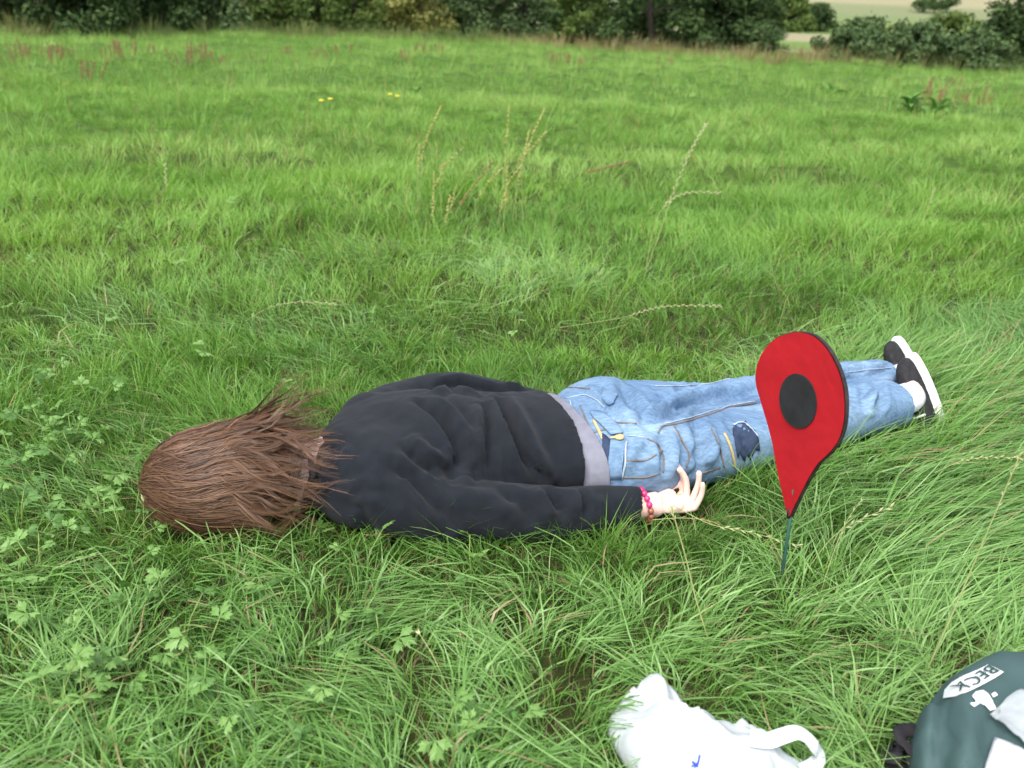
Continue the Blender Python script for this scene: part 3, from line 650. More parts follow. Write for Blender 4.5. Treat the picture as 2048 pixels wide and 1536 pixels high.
    for pl, wd, am in [([(842, 805), (885, 835), (912, 868), (924, 897), (916, 935)], .014, -.012), ([(870, 800), (905, 835), (935, 872), (945, 910)], .016, .008),
                       ([(974, 812), (978, 850), (981, 890), (983, 955)], .011, -.008), ([(955, 820), (960, 860), (962, 900)], .013, .006),
                       ([(996, 802), (1014, 838), (1032, 872), (1055, 920), (1080, 962)], .012, -.010), ([(985, 795), (1004, 838), (1018, 880), (1036, 930)], .012, .007),
                       ([(1020, 800), (1045, 850), (1070, 905), (1098, 950)], .016, .007), ([(1055, 905), (1072, 930), (1090, 955)], .010, -.008),
                       ([(818, 893), (838, 918), (876, 942)], .014, -.010), ([(825, 880), (850, 905), (885, 925)], .012, .006), ([(880, 918), (895, 940), (905, 962)], .010, -.007),
                       ([(905, 900), (922, 935), (935, 962)], .010, .005), ([(786, 935), (820, 955), (850, 985), (874, 1018), (898, 1050)], .013, -.009), ([(800, 950), (840, 1000), (872, 1045)], .016, .007),
                       ([(1095, 985), (1112, 1000), (1128, 1020)], .012, -.008), ([(1075, 985), (1090, 1005), (1100, 1035)], .013, .007), ([(1140, 985), (1150, 1000), (1152, 1025)], .012, .007),
                       ([(1165, 990), (1172, 1010), (1168, 1030)], .009, -.005), ([(1010, 990), (1040, 1000), (1060, 1030)], .014, -.006), ([(930, 990), (980, 1000), (1020, 1030)], .018, .005),
                       ([(1200, 1000), (1206, 1015), (1204, 1030)], .008, .004), ([(880, 775), (920, 765), (960, 775), (1000, 785)], .012, -.007), ([(860, 790), (900, 780), (950, 790)], .012, .006),
                       ([(700, 990), (730, 978), (765, 985), (790, 1005)], .010, -.004), ([(680, 1000), (720, 1020), (740, 1060)], .014, -.005), ([(660, 860), (720, 880), (760, 930)], .03, .004),
                       ([(1010, 770), (1040, 775), (1065, 770)], .01, .005), ([(640, 900), (650, 940), (650, 980)], .012, .005), ([(760, 820), (800, 850), (815, 890)], .02, -.004)]:
        pts, nr = px_fold(bv, pl); fold(V, Nn, pts, wd*1.12, am*2.1)
    setv(me, V)
    def armd(c, A): return min(np.linalg.norm(c-np.array(p))/r_ for p, r_ in zip(spline([p for p, _ in A], 60), spline([(r_,) for _, r_ in A], 60)[:, 0]))
    def cw(c):
        if along(c) < HEM+.02*c[2]: return True
        if c[0] > .256: return False
        return armd(c, ARM_N) < 1.38 or armd(c, ARM_F) < 1.38
    me = bisect(me, np.array([.13, 1.70, 0])+ax*HEM, ax+lt*.11-np.array([0, 0, .02]), False)
    me = cut(me, lambda c: cw(c) and not (c[0] < -.372 and abs(c[1]-1.50) < .06 and c[2] > .03))
    S_ = solid(obj('sweater', me, m_fleece, None), .003); adopt(S_)
    # the neck band
    mb = MB(); mb.tube([np.array([-.378, 1.500, .09])+l1*.066*math.cos(t)+z*.05*math.sin(t)+a1*.004*math.cos(2*t) for t in np.linspace(-.5, math.pi+.5, 24)], .007, 8)
    adopt(mb.build('neck_band', noise_mat('collar', [(.05, .055, .075), (.08, .085, .11)], 60, rough=.9), None), S_)
    # --- socks and shoes
    for (ank, heel, toe, nm) in [((1.0, 2.055, .058), (1.012, 2.135, .105), (1.062, 2.060, -.035), 0), ((1.035, 2.205, .05), (1.040, 2.295, .092), (1.092, 2.215, -.04), 1)]:
        ank, heel, toe = map(np.array, (ank, heel, toe)); lg = np.array([math.cos(R(30)), math.sin(R(30)), 0])*.020; heel = heel+lg-np.array([0, .012, 0]); toe = toe+lg-np.array([0, .012, 0]); L = toe-heel; ln = np.linalg.norm(L); f1 = L/ln
        leg = np.array([math.cos(R(30)), math.sin(R(30)), .05]); out = leg - f1*(leg@f1); out /= np.linalg.norm(out)     # the sole faces this way
        sd = np.cross(f1, out)
        mbk = MB(); sk = [ank-leg*.075, ank-leg*.03+z*.004, ank+leg*.0+z*.004, ank+leg*.02]
        mbk.tube(sk, [.036, .040, .038, .03], 18); o = mbk.build('sock', m_sock, None); adopt(o)
        mid = heel+L*.5
        def outline(scale, k=26):
            r_ = []
            for i in range(k):
                t = 2*math.pi*i/k; s = math.cos(t)                      # -1 heel .. 1 toe
                wd = (.034+.006*s)*(abs(math.sin(t))**.75)*np.sign(math.sin(t)); r_.append(mid+f1*s*(.125)*scale+sd*wd*scale)
            return r_
        so_ = MB(); a_ = outline(1.04); so_.rings([[p-out*.002 for p in outline(1.0)], [p+out*.004 for p in a_], [p+out*.018 for p in a_], [p+out*.022 for p in outline(.97)]])
        up_ = MB(); rs = []
        for d, sc, pull in [(.004, 1.0, 0), (-.02, .99, .03), (-.042, .90, .16), (-.062, .72, .36), (-.078, .5, .62)]:
            o_ = outline(sc); tgt = ank + leg*.01
            rs.append([p + out*d + (tgt-(mid+out*d))*pull for p in o_])
        up_.rings(rs); me_ = up_.mesh('upper'); sh = empty('tmp', (0, 0, 0)); bpy.data.objects.remove(sh)
        S1 = adopt(obj('shoe', me_, m_shoe, None)); S1.modifiers.new('sub', 'SUBSURF').levels = 1; S1.modifiers['sub'].render_levels = 1
        so2 = adopt(so_.build('sole', m_rubber, None), S1)
        lace = MB(); lace.tube([ank-leg*.01-f1*.0+f1*.045-sd*.03, ank+f1*.05, ank+f1*.045+sd*.03], .003, 6); adopt(lace.build('lace', m_rubber, None), S1)
    # --- bead bracelet on the near wrist
    bc = np.array([.266, 1.495, .046]); mb = MB(); ring = [bc+e2n*.032*math.cos(t)+z*.030*math.sin(t)-e1n*.006*math.sin(t) for t in np.linspace(0, 2*math.pi, 25)]
    mb.tube(ring, .0015, 6, cap=False); Bc = adopt(mb.build('bracelet', m_bead2, None))
    for k in range(16):
        t = 2*math.pi*(k+.5)/16; c = bc+e2n*.033*math.cos(t)+z*.031*math.sin(t)-e1n*.006*math.sin(t)
        adopt(MB().ball(c, .0062, 10, 8).build('bead', m_bead if -.3 < math.sin(t)+.9*math.cos(t)*0+.2 and math.sin(t) > .2 else m_bead2, None), Bc)
    # --- hair
    build_hair(P, base, HC, a1, l1)
def build_hair(P, base, HC, a1, l1):
    z = np.array([0, 0, 1.0]); g = np.random.default_rng(21)
    m, nt, b = mat('brown_hair'); at_ = N(nt, 'ShaderNodeAttribute'); at_.attribute_name = 'rnd'
    rp = ramp(nt, [(.0, (.026, .012, .006)), (.4, (.074, .037, .020)), (.75, (.150, .078, .042)), (1., (.30, .165, .088))]); nt.links.new(at_.outputs['Fac'], rp.inputs[0])
    nt.links.new(rp.outputs[0], b.inputs['Base Color']); b.inputs['Roughness'].default_value = .38; b.inputs['Specular IOR Level'].default_value = .32
    b.inputs['Anisotropic'].default_value = .5
    ra, rl, rz = .140, .108, .100; C0 = HC - a1*.015
    K = 17; cl = []
    def floor(p):
        """hair rests on the neck and shoulders, else on the grass"""
        r_ = p-np.array([-.37, 1.50, 0]); la = r_@l1; al = r_@a1
        if al > -.05: return max(.012, (.142+.12*max(0, al))*max(0, 1-(la/.20)**2)**.5 if abs(la) < .2 else .012)
        return .012
    def path(th, lay, ln, ph, wv, fr, lift, side, dip, drift):
        """from the crown along the head to past the nape: th = angle round the head (0 near side .. pi far side)"""
        s = np.linspace(0, 1, K+1); u = .06 + s*2.5*ln; pts = []; last = None
        for i, uu in enumerate(u):
            tw = th + drift*(s[i]-.2) + .05*math.sin(s[i]*5+ph) + .24*math.sin(2.9*uu+1.6*math.sin(1.7*th)+.6)*min(1, max(0, (uu-.3)/.9))
            if uu < 1.8 or last is None:
                r_ = 1+lay; aa = -math.cos(uu)*ra*r_; q = math.sin(min(uu, 1.5))
                if uu > 1.3: q *= 1-.16*(uu-1.3)
                p = C0 + a1*aa - l1*math.cos(tw)*rl*r_*q + z*math.sin(tw)*rz*r_*q; last = p; lt = uu
            else:
                tail = .222*(uu-lt); p = last + a1*tail*.8 - l1*(side*tail*.5+.010*math.sin(tail*55+th*2.5)-.10*tail*math.cos(th)) + z*(lift-dip)*tail
            pts.append(p)
        A = np.array(pts)
        for _ in range(6): A[1:-1] = (A[:-2]+2*A[1:-1]+A[2:])/4
        e = np.maximum(0, s-.3)/.7; rc = g.uniform(.008, .02)*g.choice([-1, 1]); ph2 = np.maximum(0, s-.68)/.32*g.uniform(2.0, 5.5)
        A += l1[None]*(np.sin(s*fr+ph)*wv*.6*e**1.3 + rc*(1-np.cos(ph2)))[:, None] + a1[None]*(-abs(rc)*(1-np.cos(ph2))*.5+wv*.4*np.sin(s*fr*1.3+ph)*e**2)[:, None] + z[None]*(np.cos(s*fr*.9+ph*1.7)*wv*.45*e**1.5 + abs(rc)*np.sin(ph2)*.6)[:, None]
        for p in A: p[2] = max(p[2], floor(p)+.004+.02*lay)
        return A
    U = g.uniform
    for c in range(210):
        th = U(-.45, math.pi+.45)
        cl.append((path(th, U(.0, .09), U(.72, 1.06)+.09*max(0, math.sin(th)), U(0, 6.3), U(.010, .028), U(6, 12), U(-.05, .12), math.cos(th)*.1+g.normal(0, .45), max(0, .35-.45*math.sin(th))+U(0, .25), g.normal(.0, .34)-.12*math.cos(th)), g.random(), 20, .0095))
    for th, ln, lift, side, wv in [(2.5, 1.05, .55, -.8, .02), (2.4, 1.12, .45, -.7, .024), (2.2, 1.15, .3, -.4, .022), (2.7, 1.0, .6, -.9, .02), (2.0, 1.15, .2, .1, .024), (1.7, 1.2, .15, .2, .022), (1.3, 1.15, .1, .5, .024), (2.3, 1.1, .4, -.5, .026), (1.5, 1.2, .1, .0, .026), (1.1, 1.1, .05, .5, .024), (.7, 1.1, .0, .6, .022), (.3, 1.05, .0, .4, .02), (2.9, 1.0, .25, -.5, .02)]:
        for _ in range(4): cl.append((path(th+g.normal(0, .12), U(.05, .11), ln*U(.86, 1.0), U(0, 6.3), wv*1.25, U(11, 18), lift+g.normal(0, .12), side*.6+g.normal(0, .25), 0, g.normal(0, .3)), U(.25, 1), 12, .0045))
    for _ in range(70):     # tousled ends gathered at the nape and collar
        th = U(-.2, math.pi+.2); q = path(th, U(.02, .12), U(.92, 1.12), U(0, 6.3), U(.02, .04), U(12, 20), U(0, .25), g.normal(0, .9), .1, g.normal(0, .5))
        cl.append((spline(q[int(K*.45):], K+1), U(.1, .8), 13, .006))
    for _ in range(26):     # thin stray locks lying across the rest
        cl.append((path(U(.2, 2.9), U(.09, .14), U(.7, 1.1), U(0, 6.3), U(.008, .02), U(5, 9), U(0, .2), g.normal(0, .6), .1, g.choice([-1, 1])*U(.3, .8)), U(.75, 1), 7, .0022))
    Vs, Ts, Rs = [], [], []; o = 0
    for ci, (cp, ct, ns, wid) in enumerate(cl):
        out = cp - C0; out /= np.linalg.norm(out, axis=1)[:, None]+1e-9
        tan = np.gradient(cp, axis=0); tan /= np.linalg.norm(tan, axis=1)[:, None]+1e-9; sdv = np.cross(out, tan); s = np.linspace(0, 1, K+1)
        env = wid*(1.25*np.exp(-((s-.25)/.3)**2)+.45); env[0] *= .4
        for k in range(ns):
            sp = g.normal(0, 1, 2); sp2 = g.normal(0, 1, 3); flare = .006*np.maximum(0, s-.8)/.2*g.random()
            cutl = K+1-int(g.integers(0, 5))
            q = cp + sdv*(sp[0]*env)[:, None] + out*((abs(sp[1])-.6)*env*.28)[:, None] + sp2[None]*flare[:, None]
            if g.random() < .03: q = q + out*(.012*s*g.random())[:, None] + sdv*(.02*(s**2)*g.normal())[:, None]
            q[:, 2] = np.maximum(q[:, 2], .006); q = q[:cutl]; n = len(q)
            w_ = U(.0006, .0011)*(1-.75*np.linspace(0, 1, n)**3); sd2 = sdv[:cutl]; ou = out[:cutl]
            V = np.stack([q-sd2*w_[:, None], q+ou*(w_*.8)[:, None], q+sd2*w_[:, None]], 1).reshape(-1, 3)
            i = np.arange(n-1)*3
            T = np.concatenate([np.stack([i, i+1, i+4, i+3], 1), np.stack([i+1, i+2, i+5, i+4], 1)])
            Vs.append(V); Ts.append(T+o); o += len(V)
            tone = .12+.45*ct+.30*g.random(); Rs.append(np.repeat(np.clip(tone*(.8+.3*np.linspace(0, 1, n)), 0, 1), 3))
    # the scalp the strands grow from
    mb = MB(); mb.ball(C0, (ra*.985, rl*.985, rz*.985), 28, 18); mb.add([(C0[0]-ra*.9, C0[1]+.02*a_, C0[2]+.02*b_) for a_, b_ in ((-1, -1), (1, -1), (1, 1), (-1, 1))], [(0, 1, 2, 3)]); v = np.array(mb.v)
    rel = v-C0; v = C0 + a1*(rel[:, :1]) + l1*(rel[:, 1:2]) + z*rel[:, 2:3]; v[:, 2] = np.maximum(v[:, 2], .02)
    q4 = np.array([f_ for f_ in mb.f if len(f_) == 4]); Vs.append(v); Ts.append(q4+o); Rs.append(np.full(len(v), .1))
    me = fast_mesh('hair', np.concatenate(Vs), np.concatenate(Ts)); setattr_f(me, 'rnd', np.concatenate(Rs))
    H_ = obj('hair', shift(me, base), m, P); H_['label'] = 'shoulder length brown hair fanned over the back of the head'
build_person()
# ------------------------------------------------------------------ map pin marker
def build_pin():
    foot = at(1562, 1180, 0); tip = aty(1575, 1031, foot[1]+.005)
    vaz = math.atan2(foot[0], foot[1]) + R(46); n = np.array([-math.sin(vaz), -math.cos(vaz), .03]); n /= np.linalg.norm(n)
    def pl(px, py, off=0):
        d = ray(px, py); t = ((tip-CP)@n)/(d@n); return CP+d*t + n*off
    O = [(1575, 1033), (1556, 950), (1545, 890), (1535, 850), (1520, 800), (1511, 765), (1513, 735), (1525, 705), (1545, 682), (1570, 669), (1600, 665), (1629, 674), (1653, 697), (1672, 730), (1684, 765), (1689, 800), (1687, 845), (1677, 880), (1659, 905), (1637, 926), (1619, 953), (1602, 986), (1588, 1014), (1580, 1031)]
    O2 = spline(np.array(O+[O[0]]), 100)[:-1]; P = np.array([pl(*q) for q in O2]); c = P.mean(0)
    m_red = noise_mat('red_cloth', [(.35, .007, .012), (.40, .010, .017)], 8, rough=.8, bump=.6, bscale=11, dist=.012, spec=.2)
    m_blk = noise_mat('black_card', [(.012, .013, .014), (.022, .023, .025)], 40, rough=.85)
    m_edge_ = noise_mat('black_edge', [(.012, .010, .010), (.05, .035, .035)], 60, rough=.6)
    m_grn = noise_mat('green_stake', [(.02, .07, .05), (.03, .10, .075)], 50, rough=.5)
    E_ = tag(empty('map_pin_sign', foot), 'red map pin shaped sign with black dot on a thin green stake', 'sign')
    loc = lambda o: (shift(o.data, foot), setattr(o, 'parent', E_), o)[2]
    # cloth face: rings from the middle to the rim, pulled tight with creases
    rs = [[c+(p-c)*t + n*.0012*(fbm(np.array([p[0]*30*t]), np.array([p[2]*22*t]), 3)[0]-.5) for p in P] for t in (.02, .2, .4, .6, .75, .88, .96, 1.0)]
    mb = MB(); mb.rings(rs, cap=False); mb.add([c]+rs[0], [(0, i+1, (i+1) % 99+1) for i in range(99)]); loc(mb.build('face', m_red, None))
    T = .008; mb = MB(); q = c
    mb.rings([[p-n*.0015 for p in P], [c+(p-c)*1.012-n*.002 for p in P], [c+(p-c)*1.012-n*T for p in P], [c+(p-c)*.98-n*(T+.001) for p in P]], cap=False)
    mb.add([p-n*(T+.0005) for p in P], [tuple(range(len(P)))]); loc(mb.build('backing', m_edge_, None, sm=False))
    k = [(1597.5+37*math.cos(t)+4*math.sin(t), 802+55*math.sin(t)) for t in np.linspace(0, 2*math.pi, 49)[:-1]]
    D = [pl(a, b, .0022) for a, b in k]; D2 = [pl(a, b, .0006) for a, b in k]; mb = MB(); mb.rings([D2, D], cap=False); mb.add(D, [tuple(range(48))]); loc(mb.build('dot', m_blk, None, sm=False))
    top = tip-n*T*.5+np.array([0, 0, .05]); loc(MB().tube([foot-np.array([0, 0, .08]), foot*.5+tip*.5-n*T*.3, top], .0032, 8).build('stake', m_grn, None))
    # a second pin of wire where the cloth is gathered at the tip
    loc(MB().tube([tip-n*T*.5+np.array([0, 0, -.004]), tip-n*T*.5+np.array([0, 0, .012])], [.0045, .0055], 8).build('tip_wrap', m_edge_, None))
build_pin()

# ------------------------------------------------------------------ bags by the photographer
def pillow(name, poly, z0, Hh, m, pw=2.2, seed=0, crump=.006, freq=30, folds=(), N_=120, label=None, cat=None, bottom=.004, zu=-.018, ridge=0):
    """a lying bag: outline (photo points brought to height z0), bulging top, flat underside"""
    P = np.array([at(a, b, z0+zu)[:2] for a, b in poly]); P = np.concatenate([P, P[:1]])
    seg = np.r_[0, np.cumsum(np.linalg.norm(P[1:]-P[:-1], axis=1))]; u = np.linspace(0, seg[-1], N_, endpoint=False)
    B = np.stack([np.interp(u, seg, P[:, 0]), np.interp(u, seg, P[:, 1])], 1); c = B.mean(0); rs = []
    base = float(gz(np.array([c[0]]), np.array([c[1]]))[0])
    ts = [1.0, .985, .96, .92, .86, .79, .71, .62, .53, .44, .35, .26, .17, .09, .03]
    rs.append([(*(c+(b-c)*.5), base+bottom) for b in B]); rs.append([(*(c+(b-c)*.95), base+bottom) for b in B])
    for t in ts:
        q = c+(B-c)*t; h = (1-t**pw)**.62
        n_ = (fbm(q[:, 0]*freq, q[:, 1]*freq, seed, 3)-.5)*2*crump*min(1, h*2+.35)
        if ridge: n_ = n_ + ridge*((1-np.abs(2*fbm(q[:, 0]*freq*.8+9, q[:, 1]*freq*.8, seed+7, 2)-1))**3-.3)*min(1, h*2+.2)
        zz = base + max(z0-.03, .012)*(1-h*.6) + Hh*h + n_
        for (a, b, wd, am) in folds:
            p0 = at(*a, z0)[:2]; p1 = at(*b, z0)[:2]; d = segdist(q[:, 0], q[:, 1], p0, p1); zz = zz + am*np.exp(-(d/wd)**2)*min(1, h*1.5)
        rs.append([(x, y, z) for (x, y), z in zip(q, zz)])
    mb = MB(); mb.rings(rs); me = mb.mesh(name); ctr = np.array([c[0], c[1], base]); shift(me, ctr); o = obj(name, me, m); o.location = ctr
    if label: tag(o, label, cat)
    W = getv(me)+ctr; bv = BVHTree.FromPolygons([tuple(v) for v in W], [tuple(p.vertices) for p in me.polygons])
    return o, bv, ctr
def on_bag(bv, ctr, px, lift=.002):
    h = bv.ray_cast(Vector(CP), Vector(ray(*px)).normalized())
    if h[0] is None: h = bv.find_nearest(Vector(at(px[0], px[1], .08)))
    nn = np.array(h[1]); nn = nn if nn[2] > 0 else -nn
    return np.array(h[0])+nn*lift-ctr
def decal(bv, ctr, poly, name, m, parent, lift=.002, sub=4, shrink=0):
    """a flat print following the cloth: fan of rings from the middle of the shape"""
    Pp = np.array(poly, float); Pc = Pp.mean(0); d = np.concatenate([Pp, Pp[:1]]); Q = []
    for a, b in zip(d[:-1], d[1:]):
        for t in np.linspace(0, 1, sub, endpoint=False): Q.append(a+(b-a)*t)
    Q = np.array(Q); mb = MB(); rs = [[on_bag(bv, ctr, Pc+(q-Pc)*t, lift) for q in Q] for t in (1, .75, .5, .25, .05)]
    mb.rings(rs, cap=False); mb.add(rs[-1], [tuple(range(len(Q)))]); return mb.build(name, m, parent)
def build_bags():
    m, nt, b = mat('white_plastic'); tc = N(nt, 'ShaderNodeTexCoord'); nz = N(nt, 'ShaderNodeTexNoise', Scale=22, Detail=5, Distortion=1.2); nt.links.new(tc.outputs['Object'], nz.inputs['Vector'])
    bp = N(nt, 'ShaderNodeBump', Strength=.5, Distance=.006); nt.links.new(nz.outputs[0], bp.inputs['Height']); nt.links.new(bp.outputs[0], b.inputs['Normal'])
    b.inputs['Base Color'].default_value = (.50, .54, .56, 1); b.inputs['Roughness'].default_value = .38; b.inputs['Transmission Weight'].default_value = .0
    m_wb = m
    poly = [(1217, 1445), (1221, 1415), (1240, 1391), (1270, 1369), (1303, 1343), (1309, 1362), (1330, 1374), (1350, 1400), (1395, 1432), (1432, 1466), (1460, 1463), (1490, 1455), (1504, 1470), (1520, 1484), (1570, 1508), (1612, 1532), (1645, 1570), (1610, 1660), (1480, 1720), (1340, 1660), (1285, 1560), (1245, 1495)]
    o, bv, c = pillow('carrier_bag', poly, .05, .075, m_wb, pw=2.4, seed=5, crump=.010, freq=20, ridge=.03, zu=-.012, folds=[((1300, 1360), (1330, 1500), .012, .012), ((1240, 1400), (1440, 1480), .014, -.010), ((1440, 1470), (1420, 1600), .012, .010)], label='crumpled white plastic carrier bag lying in the front grass', cat='bag')
    pts = [at(1500, 1477, .085), at(1535, 1481, .09), at(1565, 1472, .10), at(1592, 1465, .105), at(1612, 1474, .10), at(1630, 1494, .095), at(1638, 1512, .08), at(1628, 1530, .07), at(1606, 1545, .06)]
    S = spline(pts, 40); rs = []
    for i, p in enumerate(S):
        t = S[min(i+1, 39)]-S[max(i-1, 0)]; t /= np.linalg.norm(t); s = np.cross(t, np.array([.25, -.5, .8])); s /= np.linalg.norm(s); nn = np.cross(s, t)
        w_ = .0085+.004*abs(i/39-.5); rs.append([p-s*w_-c, p-s*w_*.3+nn*.0016-c, p+s*w_*.4-nn*.0012-c, p+s*w_+nn*.001-c, p-nn*.0012-c])
    MB().rings(rs).build('handle', m_wb, o, sm=False)
    m_blue = noise_mat('blue_print', [(.02, .05, .55), (.03, .08, .62)], 40, rough=.5)
    decal(bv, c, [(1398, 1508), (1401, 1509), (1399, 1522), (1395, 1534), (1391, 1531), (1396, 1520)], 'print', m_blue, o)
    decal(bv, c, [(1396, 1528), (1388, 1522), (1384, 1525), (1389, 1529), (1381, 1532), (1390, 1536), (1397, 1533)], 'print', m_blue, o)
    # green bag with white printing
    m_gr = noise_mat('dark_green_cloth', [(.038, .075, .074), (.052, .095, .095)], 14, rough=.7, bump=.3, bscale=300, spec=.3)
    poly = [(1985, 1310), (1945, 1328), (1903, 1352), (1873, 1381), (1843, 1412), (1828, 1452), (1822, 1490), (1830, 1540), (1850, 1620), (1980, 1720), (2180, 1700), (2260, 1560), (2200, 1420), (2120, 1340), (2048, 1314)]
    g, gb, gc = pillow('cloth_bag', poly, .075, .095, m_gr, pw=6.5, seed=8, crump=.004, freq=12, zu=-.008, folds=[((1874, 1400), (1878, 1600), .012, -.034), ((1900, 1400), (1900, 1600), .020, .018), ((1850, 1430), (1845, 1520), .014, .012), ((1975, 1460), (1935, 1600), .012, -.014), ((1950, 1450), (1925, 1560), .016, .010), ((1866, 1425), (1850, 1480), .012, .008)], label='dark green cloth bag printed with white letters in the right corner', cat='bag')
    m_pr = noise_mat('white_print', [(.74, .76, .78), (.80, .82, .84)], 60, rough=.6); m_dk = noise_mat('green_ink', [(.02, .055, .05), (.03, .07, .06)], 60, rough=.7)
    lb = decal(gb, gc, [(1976, 1331), (1992, 1338), (2007, 1346), (1985, 1360), (1954, 1376), (1935, 1385), (1912, 1394), (1888, 1398), (1891, 1381), (1905, 1366), (1928, 1353), (1957, 1341)], 'lettering', m_pr, g, .0016)
    def letters(off, m_, lift, nm):
        cu = bpy.data.curves.new('t', 'FONT'); cu.body = 'BECK'; cu.offset = off; cu.space_character = 1.08
        t = bpy.data.objects.new('t', cu); COL.objects.link(t); dg = bpy.context.evaluated_depsgraph_get(); me = bpy.data.meshes.new_from_object(t.evaluated_get(dg)); bpy.data.objects.remove(t)
        bm = bmesh.new(); bm.from_mesh(me); bmesh.ops.triangulate(bm, faces=bm.faces); bmesh.ops.subdivide_edges(bm, edges=[e for e in bm.edges if e.calc_length() > .12], cuts=1); bmesh.ops.triangulate(bm, faces=bm.faces); bm.to_mesh(me); bm.free()
        V = getv(me); u = (V[:, 0]-.05)/2.75; v = .12+.86*(V[:, 1])/.70
        A, B, C_, D = map(np.array, [(1975., 1334.), (2000., 1347.), (1897., 1381.), (1914., 1393.)])
        W = [on_bag(gb, gc, (A*(1-a)+C_*a)*(1-b_)+(B*(1-a)+D*a)*b_, lift) for a, b_ in zip(u, v)]
        me.materials.clear(); setv(me, np.array(W)); return obj(nm, me, m_, lb, sm=False)
    letters(.018, m_dk, .0046, 'letters')
    decal(gb, gc, [(1944, 1394), (1950, 1385), (1964, 1382), (1975, 1389), (1985, 1406), (1991, 1418), (1978, 1423), (1967, 1411), (1950, 1404)], 'print', m_pr, g)
    decal(gb, gc, [(1940, 1409), (1952, 1404), (1958, 1408), (1946, 1415)], 'print', m_pr, g); decal(gb, gc, [(1981, 1390), (1989, 1386), (1995, 1392), (1985, 1397)], 'print', m_pr, g)
    # clear sleeve and paper lying on the green bag
    m, nt, b = mat('clear_plastic'); b.inputs['Base Color'].default_value = (.50, .55, .56, 1); b.inputs['Roughness'].default_value = .25; b.inputs['Alpha'].default_value = .5
    tc = N(nt, 'ShaderNodeTexCoord'); nz = N(nt, 'ShaderNodeTexNoise', Scale=45, Detail=4); nt.links.new(tc.outputs['Object'], nz.inputs['Vector']); bp = N(nt, 'ShaderNodeBump', Strength=.7, Distance=.006); nt.links.new(nz.outputs[0], bp.inputs['Height']); nt.links.new(bp.outputs[0], b.inputs['Normal'])
    m_paper = noise_mat('paper', [(.62, .64, .65), (.74, .75, .76)], 40, rough=.7)
    def sheet(name, quad, m_, lift, th, label, cat, n=11, crump=.003, seed=1):
        A, B, C_, D = map(np.array, quad); V = []
        for i in range(n):
            for j in range(n):
                a, b_ = i/(n-1), j/(n-1); q = (A*(1-a)+B*a)*(1-b_)+(D*(1-a)+C_*a)*b_
                p = on_bag(gb, gc, q, lift)+gc; p[2] += crump*2*(fbm(np.array([q[0]*.06]), np.array([q[1]*.06]), seed)[0]-.2); V.append(p)
        V = np.array(V); ctr = V.mean(0); me = mesh_from(name, V-ctr, [(i*n+j, i*n+j+1, (i+1)*n+j+1, (i+1)*n+j) for i in range(n-1) for j in range(n-1)])
        o = obj(name, me, m_); o.location = ctr; md = o.modifiers.new('thickness', 'SOLIDIFY'); md.thickness = th; md.offset = 1; tag(o, label, cat); return o
    sheet('plastic_sleeve', [(1968, 1434), (2037, 1389), (2110, 1440), (2062, 1512)], m, .006, .002, 'clear plastic sleeve lying on the green cloth bag', 'plastic sleeve', crump=.006)
    sheet('folded_paper', [(2002, 1432), (2044, 1412), (2092, 1446), (2060, 1484)], m_paper, .003, .0012, 'white printed paper inside the clear plastic sleeve', 'paper', crump=.003, seed=3)
    sheet('white_paper', [(1992, 1482), (2075, 1520), (2060, 1620), (1955, 1590)], m_paper, .004, .0015, 'blank white paper lying below the plastic sleeve at the frame edge', 'paper', crump=.002, seed=5)
    # black strap bundle beside it
    m_bk = noise_mat('black_webbing', [(.010, .009, .011), (.024, .021, .026)], 50, rough=.8, bump=.5, bscale=300)
    c = at(1852, 1548, .03); E_ = tag(empty('strap_bundle', (c[0], c[1], 0)), 'black bundled strap with buckle beside the green cloth bag', 'strap'); mb = MB(); g_ = np.random.default_rng(4)
    for k in range(7):
        a0 = g_.uniform(0, 6.28); P = []
        for t in np.linspace(0, 1, 22):
            a = a0+t*g_.uniform(4.5, 6); r_ = .028+.014*math.sin(t*9+k); P.append((r_*math.cos(a)*1.0-.006, r_*math.sin(a)*.8+.008, .016+.007*k+.007*math.sin(t*7+k*2)))
        mb.tube(P, .010, 8, flat=.35)
    mb.build('webbing', m_bk, E_); MB().tube([(-.012, -.020, .062), (.0, -.024, .070), (.012, -.020, .066)], .0022, 8).build('buckle', m_rubber, E_)
build_bags()
# ------------------------------------------------------------------ trees and bushes along the field edge
def leafmesh(g, centres, radii, n, size, flat=.9):
    """n leaf faces in ragged clumps"""
    k = g.integers(0, len(centres), n); C_ = centres[k]; r_ = radii[k][:, None]
    d = g.normal(0, 1, (n, 3)); d /= np.linalg.norm(d, axis=1)[:, None]; d[:, 2] *= .85
    P = C_ + d*r_*(.2+1.0*g.random((n, 1))**.7+.25*np.abs(g.normal(0, 1, (n, 1)))*(g.random((n, 1)) < .3))
    nrm = d + g.normal(0, .7, (n, 3)) + np.array([0, 0, .5]); nrm /= np.linalg.norm(nrm, axis=1)[:, None]
    a = np.cross(nrm, g.normal(0, 1, (n, 3))); a /= np.linalg.norm(a, axis=1)[:, None]+1e-9; b = np.cross(nrm, a)
    s = size*g.uniform(.6, 1.3, (n, 1))
    V = np.stack([P-a*s, P+b*s*.48+nrm*s*.12, P+a*s, P-b*s*.48+nrm*s*.12], 1).reshape(-1, 3)
    V[:, 2] = np.maximum(V[:, 2], .01)
    return V, np.arange(n*4).reshape(-1, 4), np.repeat(np.clip(.25*hash2(k, k*3, 4)+.15+.6*g.random(n), 0, 1), 4)
m_bark = noise_mat('bark', [(.025, .021, .016), (.05, .042, .033)], 9, rough=.95, bump=.6, bscale=25, dist=.02)
